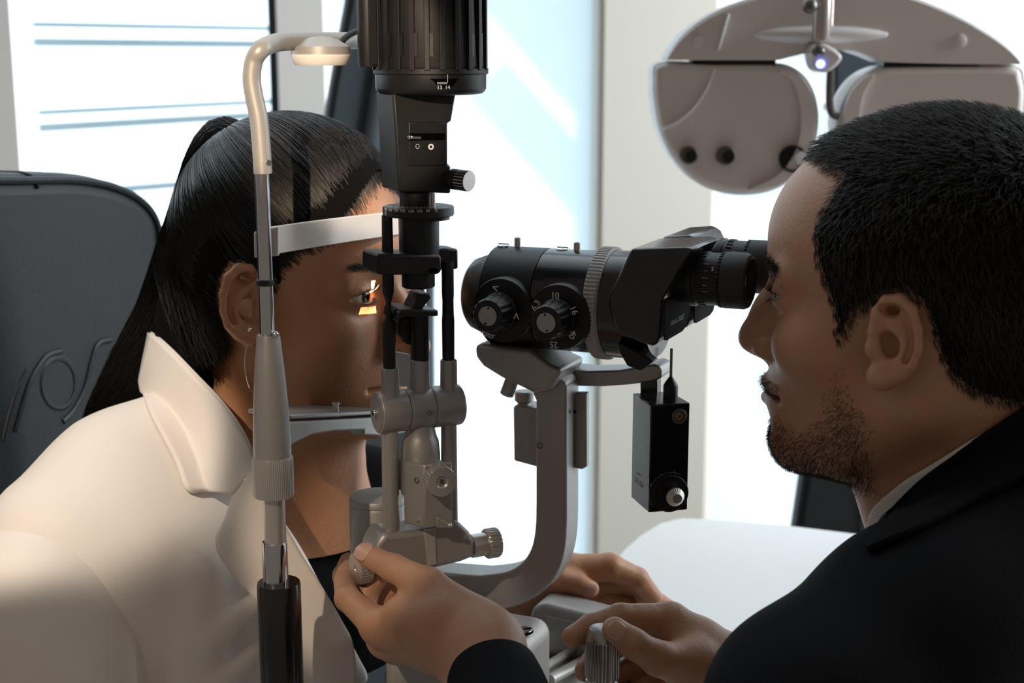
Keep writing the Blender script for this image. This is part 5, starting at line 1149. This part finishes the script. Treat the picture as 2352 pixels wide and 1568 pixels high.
def hand_f():
    wr = S(1165, 1420, 1.13)
    I = [S(1300, 1312, 1.10), S(1400, 1302, 1.10), S(1462, 1330, 1.105), S(1498, 1372, 1.11)]; IR = [0.0140, 0.0115, 0.0100, 0.0085]
    Mi = [S(1310, 1340, 1.115), S(1420, 1335, 1.120), S(1478, 1365, 1.125), S(1530, 1395, 1.125)]; MR = [0.0140, 0.0110, 0.0095, 0.0080]
    Ri = [S(1300, 1372, 1.12), S(1390, 1375, 1.115), S(1440, 1395, 1.11), S(1470, 1420, 1.105)]; RR = [0.0130, 0.0105, 0.0090, 0.0078]
    Li = [S(1280, 1400, 1.12), S(1360, 1410, 1.11), S(1410, 1425, 1.10), S(1435, 1440, 1.095)]; LR = [0.0120, 0.0095, 0.0080, 0.0070]
    T = [S(1235, 1340, 1.10), S(1290, 1335, 1.083), S(1330, 1343, 1.078), S(1356, 1352, 1.076)]; TR = [0.0140, 0.0100, 0.0082, 0.0070]
    def f(P):
        d = sd_cap(P, wr, I[0], 0.024, 0.016)
        for q in (Mi, Ri, Li): d = smin(d, sd_cap(P, wr, q[0], 0.023, 0.014), 0.012)
        d = smin(d, sd_cap(P, wr, T[0], 0.024, 0.015), 0.012); d = smin(d, sd_chain(P, [wr, S(1050, 1560, 1.14), S(820, 1800, 1.16)], [0.024, 0.027, 0.034], 0.01), 0.012)
        fi = np.minimum(np.minimum(sd_chain(P, I, IR, 0.003), sd_chain(P, Mi, MR, 0.003)), np.minimum(sd_chain(P, Ri, RR, 0.003), sd_chain(P, Li, LR, 0.003)))
        d = smin(d, fi, 0.004); return smin(d, sd_chain(P, T, TR, 0.004), 0.006)
    V, F = surf(f, np.array((-0.12, 1.03, 0.86)), np.array((0.16, 1.20, 1.06)), 0.0018); return V, F, T
VF_, FF_, TF_ = hand_f()
def torso_core(P, g=0.0):
    P0 = P
    d = sd_ell(P, S(560, 1560, 1.10), (0.115-0.01+g, 0.125+g, 0.19+g))
    d = smin(d, sd_ell(P, S(690, 1640, 1.05), (0.075+g, 0.085+g, 0.12+g)), 0.05)
    d = smin(d, sd_cap(P, S(470, 1120, 1.08), S(300, 1300, 1.00), 0.050+g, 0.050+g), 0.05)
    d = smin(d, sd_cap(P, S(600, 1240, 1.12), S(760, 1330, 1.22), 0.050+g, 0.050+g), 0.05)
    return smax(d, -np.maximum(-0.215-P[:, 0], P[:, 2]-0.880), 0.02)
Vt, Ft = surf(lambda P: smin(smin(torso_core(P, -0.008), sd_cap(P, S(640, 1160, 1.12), S(640, 1400, 1.10), 0.052, 0.065), 0.05), sd_cap(P, S(820, 1150, 1.17), S(790, 1400, 1.11), 0.040, 0.052), 0.03), (-0.48, 0.84, 0.62), (0.06, 1.32, 1.17), 0.004)
pat = empty('person', (-0.32, 1.10, 0.66), 'woman with black ponytail and ivory blazer leaning on the head rest', 'person')
V, F = join([(Vw, Fw), (VF_, FF_), (Vt, Ft)]); mkobj('body', V, F, M['skinw'], pat, smooth=180)
lidpart(HW, gw, pat); lashes(HW, gw, pat, 54, 0.0085)
brow_hair(HW, full_w, Vw, Fw, (0.09, 0.012, 0.016), 330, pat, M['hairb'], 0.008, 0.005, 0.006, 0.022)
thumb_nail(TF_[3], TF_[2], 0.0070, (0.1, -0.8, 0.6), pat, 0.0105, 0.009)
# lips
# jewellery
V, F = ball(S(573, 756, 0.994), 0.0016); mkobj('ear_stud', V, F, M['silver'], pat, label='small silver stud')
hc = [(570, 784), (565, 805), (562, 835), (566, 865), (575, 893), (590, 905), (602, 890), (604, 850), (596, 810), (578, 784)]
V, F = tube([S(x, y, 1.002+0.02*max(0, (x-570)/34)) for x, y in hc], 0.00055, 8, n=5); mkobj('hoop_earring', V, F, M['silver'], pat, label='thin silver hoop')
# --- hair
TIE = S(538, 336, 1.125)
pw = [(930, 385), (897, 420), (872, 452), (848, 490), (800, 556), (740, 580), (700, 600), (668, 625), (648, 655), (640, 690), (628, 640), (600, 600), (560, 598), (530, 606), (508, 640), (503, 700), (520, 760), (500, 800), (470, 850), (380, 880), (250, 700), (250, 300), (500, 150), (900, 150), (945, 300)]
cenf = Vw[Fw].mean(1); xw, yw = proj(HW.mirror_near(cenf)); okw = inpoly(xw, yw, pw)
okw &= ~(np.array(earw(cenf.astype(np.float32))) < 0.003)
lw = HW.loc(cenf); okw &= ~((lw[:, 0] > 0.075) & (lw[:, 2] < 0.05))
Pc, Fc, _ = capmesh(Vw, Fw, okw & (polydist(xw, yw, pw) > np.where(xw > 645, 45, 8)), HW, pw, 0.005); mkobj('hair_base', Pc, Fc, M['scalp'], pat, smooth=180)
def hairvol(P):
    l = HW.loc(P); l[:, 1] = np.abs(l[:, 1]); l = l.astype(np.float32)
    return smin(sd_ell(l, (-0.004, 0, 0.033), (0.091, 0.077, 0.088)), sd_ell(l, (0.034, 0, 0.030), (0.057, 0.061, 0.056)), 0.02)*HW.k
R = np.concatenate([roots(Vw, Fw, okw, 21000), roots(Vw, Fw, okw & (polydist(xw, yw, pw) < 120), 30000)]); xr, yr = proj(HW.mirror_near(R)); R = R[RNG.random(len(R)) < np.where((xr > 690) & (yr < 520), np.clip(polydist(xr, yr, pw)/60, 0.12, 1), np.where(xr > 640, np.clip(polydist(xr, yr, pw)/30, 0.25, 1), 1))]; N = len(R); K = 16
clump = RNG.normal(0, 1, (N, 1))
x, y = proj(HW.mirror_near(R)); edge = np.clip(polydist(x, y, pw)/70, 0, 1)
lvl = 0.0045+RNG.random(N)*0.0045*edge+0.0008*np.sin(HW.loc(R)[:, 2]*900+HW.loc(R)[:, 1]*500)
P = R.copy(); pts = [P+normals_at(full_w, P)*0.0003]
for k in range(1, K):
    D = TIE-P; dist = np.linalg.norm(D, axis=1); n = grad(hairvol, P, 0.001)
    D -= n*(D*n).sum(1)[:, None]*np.clip(dist/0.05, 0, 1)[:, None]; D /= np.linalg.norm(D, axis=1)[:, None]+1e-9
    rem = K-k; P = P+D*(dist/rem*1.12)[:, None]*1.0
    d = hairvol(P.astype(np.float32)); body = full_w(P.astype(np.float32)); d = np.minimum(d, body); n = grad(hairvol, P, 0.001)
    tgt = lvl*min(1, k/3)+0.001; P = P+n*np.clip(tgt-d, -0.004, 0.02)[:, None]*(1 if k < K-2 else 0.6)
    pts.append(P.copy())
V, F = strands(np.stack(pts, 1), RNG.uniform(0.00022, 0.00038, N), 0.6, 0.5); mkobj('hair', V, F, M['hairb'], pat, smooth=180)
# ponytail
sp_c = [np.array(S(x, y, Y)) for x, y, Y in ((556, 330, 1.118), (518, 320, 1.122), (500, 378, 1.130), (482, 470, 1.140), (452, 595, 1.145), (402, 740, 1.15), (330, 860, 1.15), (262, 960, 1.15), (210, 1060, 1.16))]
sp_r = [0.010, 0.018, 0.025, 0.0285, 0.032, 0.033, 0.030, 0.024, 0.016]
C = np.array(crom(sp_c, 5)); RR_ = np.array([float(v[0]) for v in crom([np.array([q]) for q in sp_r], 5)])
V, F = tube(list(C), list(RR_*0.86), 24); mkobj('ponytail_core', V, F, M['scalp'], pat, smooth=180)
Tn = np.gradient(C, axis=0); Tn /= np.linalg.norm(Tn, axis=1)[:, None]; U = np.cross(Tn, np.array((0.2, 1, 0.1))); U /= np.linalg.norm(U, axis=1)[:, None]; Wn = np.cross(Tn, U)
N = 5200; ang = RNG.random(N)*2*math.pi; rad = 0.82+0.22*RNG.random(N)**2; ph_ = RNG.random(N)*6.28
ends = RNG.uniform(0.78, 1.0, N); K = 26; tt = np.linspace(0, 1, K)[None, :]*ends[:, None]*(len(C)-1)
i0 = np.clip(tt.astype(int), 0, len(C)-2); fr = (tt-i0)[..., None]
ce = C[i0]*(1-fr)+C[i0+1]*fr; uu = U[i0]*(1-fr)+U[i0+1]*fr; wn = Wn[i0]*(1-fr)+Wn[i0+1]*fr; rr = RR_[i0]*(1-fr[..., 0])+RR_[i0+1]*fr[..., 0]
an = ang[:, None]+0.10*np.sin(tt*0.35+ph_[:, None]); rr = rr*(rad[:, None]+0.035*np.sin(tt*0.5+ph_[:, None]*2))
V, F = strands(ce+(uu*np.cos(an)[..., None]+wn*np.sin(an)[..., None])*rr[..., None], RNG.uniform(0.0002, 0.00034, N)); mkobj('ponytail', V, F, M['hairb'], pat, smooth=180)
V, F = tube([TIE+np.array((-0.007*0.7, 0, 0.007*.7))*k for k in (-1, 1)], 0.0125, 24); mkobj('hair_tie', V, F, M['topb'], pat, smooth=40)
# nape hair and fly-aways
V, F = ball(S(445, 760, 1.095), (0.030, 0.030, 0.055)); mkobj('hair_mass', V, F, M['scalp'], pat, smooth=180)
def nape():
    n = 900; u = RNG.random(n); a = np.stack([S(520-90*q, 800+30*math.sin(q*3), 1.03+0.03*q) for q in u]); b = np.array([S(440-60*q, 560+30*q, 1.085) for q in u])
    a += RNG.normal(0, 0.004, a.shape); b += RNG.normal(0, 0.006, b.shape); m_ = (a+b)/2+np.array((-0.004, -0.014, 0))
    return np.stack([a*(1-t)**2+2*m_*t*(1-t)+b*t*t for t in np.linspace(0, 1, 8)], 1)
V, F = strands(nape(), 0.0002); mkobj('nape_hair', V, F, M['hairb'], pat, smooth=180)
# --- black top
def topf(P):
    d = smin(torso_core(P, 0.0), sd_chain(P, [S(835, 1140, 1.17), S(790, 1400, 1.11), S(760, 1700, 1.06)], [0.045, 0.060, 0.075], 0.02), 0.03)
    d = smin(d, sd_cap(P, S(640, 1240, 1.12), S(640, 1500, 1.10), 0.06, 0.08), 0.04)
    d = smax(d, -np.maximum(-0.215-P[:, 0], P[:, 2]-0.880), 0.01)
    return smax(d, -sd_ell(P, S(705, 1030, 1.03), (0.040, 0.12, 0.045)), 0.004)
V, F = surf(topf, (-0.46, 0.86, 0.64), (0.04, 1.32, 1.17), 0.003); mkobj('black_top', V, F, M['topb'], pat, smooth=180)
# --- ivory blazer
n1c = np.array(S(580, 1050, 1.0)); n2c = np.array(S(818, 1500, 0.985)); back_ = np.array((-0.125, 1.0, -0.38)); ncut = np.cross(n2c-n1c, back_); ncut /= np.linalg.norm(ncut)
if ncut[0] < 0: ncut = -ncut
nA, nB_ = S(345, 765, 1.06), S(560, 1000, 1.0); nc2 = np.cross(nB_-nA, back_); nc2 /= np.linalg.norm(nc2)
if nc2[2] < 0: nc2 = -nc2
fold = [([S(600, 1370, 0.96), S(470, 1480, 0.95), S(420, 1640, 0.95)], 0.007), ([S(470, 1330, 0.965), S(425, 1500, 0.95), S(400, 1650, 0.95)], 0.009), ([S(590, 1500, 0.95), S(480, 1600, 0.94)], 0.006)]
def blazer(P):
    d = torso_core(P, 0.010)
    d = smin(d, sd_chain(P, [S(425, 990, 1.085), S(290, 1110, 1.04), S(150, 1250, 0.99)], [0.036, 0.052, 0.058], 0.03), 0.04)
    d = smin(d, sd_ell(P, S(330, 1380, 1.04), (0.10, 0.085, 0.11)), 0.05)
    for pts_, r in fold: d = smin(d, sd_chain(P, pts_, [r]*len(pts_), 0.004), 0.02)
    d = smax(d, ((P-n2c.astype(np.float32)) @ ncut.astype(np.float32)), 0.006)
    d = smax(d, -sd_chain(P, [HW.wor((-0.02, 0, -0.06)), S(640, 1010, 1.085), S(600, 1140, 1.10)], [0.055, 0.056, 0.060], 0.02), 0.01)
    return d
def sleeve(P):
    d = sd_chain(P, [S(110, 1370, 0.965), S(120, 1500, 0.955), S(170, 1900, 0.92)], [0.063, 0.062, 0.056], 0.03)
    d = smin(d, sd_cap(P, S(50, 1500, 0.93), S(190, 1570, 0.91), 0.010, 0.008), 0.03)
    return d
V, F = surf(blazer, (-0.46, 0.82, 0.70), (-0.02, 1.30, 1.20), 0.003); mkobj('ivory_blazer', V, F, M['ivory'], pat, smooth=180)
V, F = surf(sleeve, (-0.50, 0.80, 0.74), (-0.18, 1.08, 1.14), 0.003); mkobj('blazer_sleeve', V, F, M['ivory'], pat, smooth=180)
V, F = tube([S(1000, 1640, 1.14), S(860, 1750, 1.16), S(780, 1850, 1.17), S(760, 1600, 1.22)], [0.037, 0.042, 0.05, 0.055], 32, n=4); mkobj('blazer_sleeve', V, F, M['ivory'], pat, smooth=60)
both = lambda P: np.minimum(blazer(P), sleeve(P))
E1 = [(344, 764, 1.115), (352, 768, 1.09), (372, 784, 1.065), (402, 812, 1.045), (450, 862, 1.025), (510, 925, 1.012), (556, 990, 1.000), (580, 1045, 0.990), (588, 1075, 0.985)]
E2 = [(322, 876, 1.11), (330, 912, 1.09), (350, 958, 1.065), (378, 1010, 1.045), (405, 1062, 1.025), (430, 1124, 1.005), (470, 1128, 0.995), (515, 1131, 0.985), (541, 1132, 0.98)]
V, F = patch(E1, E2, 44, 16, 0.004, f=both, lift=0.0045); mkobj('blazer_collar', V, F, M['ivory'], pat, smooth=180, solid=0.004)
E0 = [(344, 764, 1.115), (360, 790, 1.12), (385, 812, 1.10), (425, 845, 1.075), (478, 900, 1.055), (530, 965, 1.04), (570, 1025, 1.02), (590, 1070, 1.0), (596, 1100, 0.995)]
V, F = patch(E1, E0, 44, 6, -0.002); mkobj('collar_stand', V, F, M['ivory'], pat, smooth=180, solid=0.003)
L1_ = [(541, 1132, 0.982), (522, 1185, 0.975), (497, 1246, 0.97), (530, 1310, 0.965), (590, 1382, 0.96), (640, 1450, 0.955), (690, 1540, 0.95), (720, 1640, 0.95)]
L2q = [(586, 1068, 0.984), (620, 1140, 0.975), (655, 1205, 0.97), (695, 1275, 0.965), (742, 1350, 0.96), (785, 1425, 0.958), (812, 1490, 0.956), (818, 1640, 0.955)]
V, F = patch(L1_, L2q, 44, 16, 0.004, f=both, lift=0.004); mkobj('blazer_lapel', V, F, M['ivory'], pat, smooth=180, solid=0.004)
# ------------------------------------------------------------------ slit beam from the mirror to the patient's eye
eyeW = HW.wor(np.array(gw.get('eye', (0.0705, 0.0315, -0.001)))+np.array((0.012, 0.004, 0)))
src = S(962, 694, 0.965); bd = bpy.data.lights.new('slit_beam', 'SPOT'); bo = bpy.data.objects.new('slit_beam', bd); COL.objects.link(bo)
bo.location = tuple(src); tgt_e = S(858, 668, 1.02); look(bo, Vector(tgt_e-src)); bd.spot_size = math.radians(60); bd.spot_blend = 0; bd.shadow_soft_size = 0.0; bd.energy = 3.0; bd.color = (1.0, 0.80, 0.54)
bd.use_nodes = True; n = bd.node_tree.nodes; L = bd.node_tree.links; em = n['Emission']; tcn = n.new('ShaderNodeTexCoord'); sxn = n.new('ShaderNodeSeparateXYZ'); L.new(tcn.outputs['Normal'], sxn.inputs[0])
def mth(op, a, b=None):
    m = n.new('ShaderNodeMath'); m.operation = op
    for i, v in enumerate((a, b)):
        if v is None: continue
        if isinstance(v, (int, float)): m.inputs[i].default_value = v
        else: L.new(v, m.inputs[i])
    return m.outputs[0]
rx = mth('DIVIDE', sxn.outputs['X'], mth('ABSOLUTE', sxn.outputs['Z'])); ry = mth('DIVIDE', sxn.outputs['Y'], mth('ABSOLUTE', sxn.outputs['Z']))
def win(v, c, h): return mth('LESS_THAN', mth('ABSOLUTE', mth('SUBTRACT', v, c)), h)
BEAM = dict(slit=(0.055, 0.01, 0.022, 0.075), patch=(-0.005, -0.205, 0.115, 0.034))
a_ = mth('MULTIPLY', win(rx, BEAM['slit'][0], BEAM['slit'][2]), win(ry, BEAM['slit'][1], BEAM['slit'][3])); b_ = mth('MULTIPLY', win(rx, BEAM['patch'][0], BEAM['patch'][2]), win(ry, BEAM['patch'][1], BEAM['patch'][3]))
L.new(mth('ADD', mth('MULTIPLY', a_, 14.0), mth('MULTIPLY', b_, 0.5)), em.inputs['Strength'])
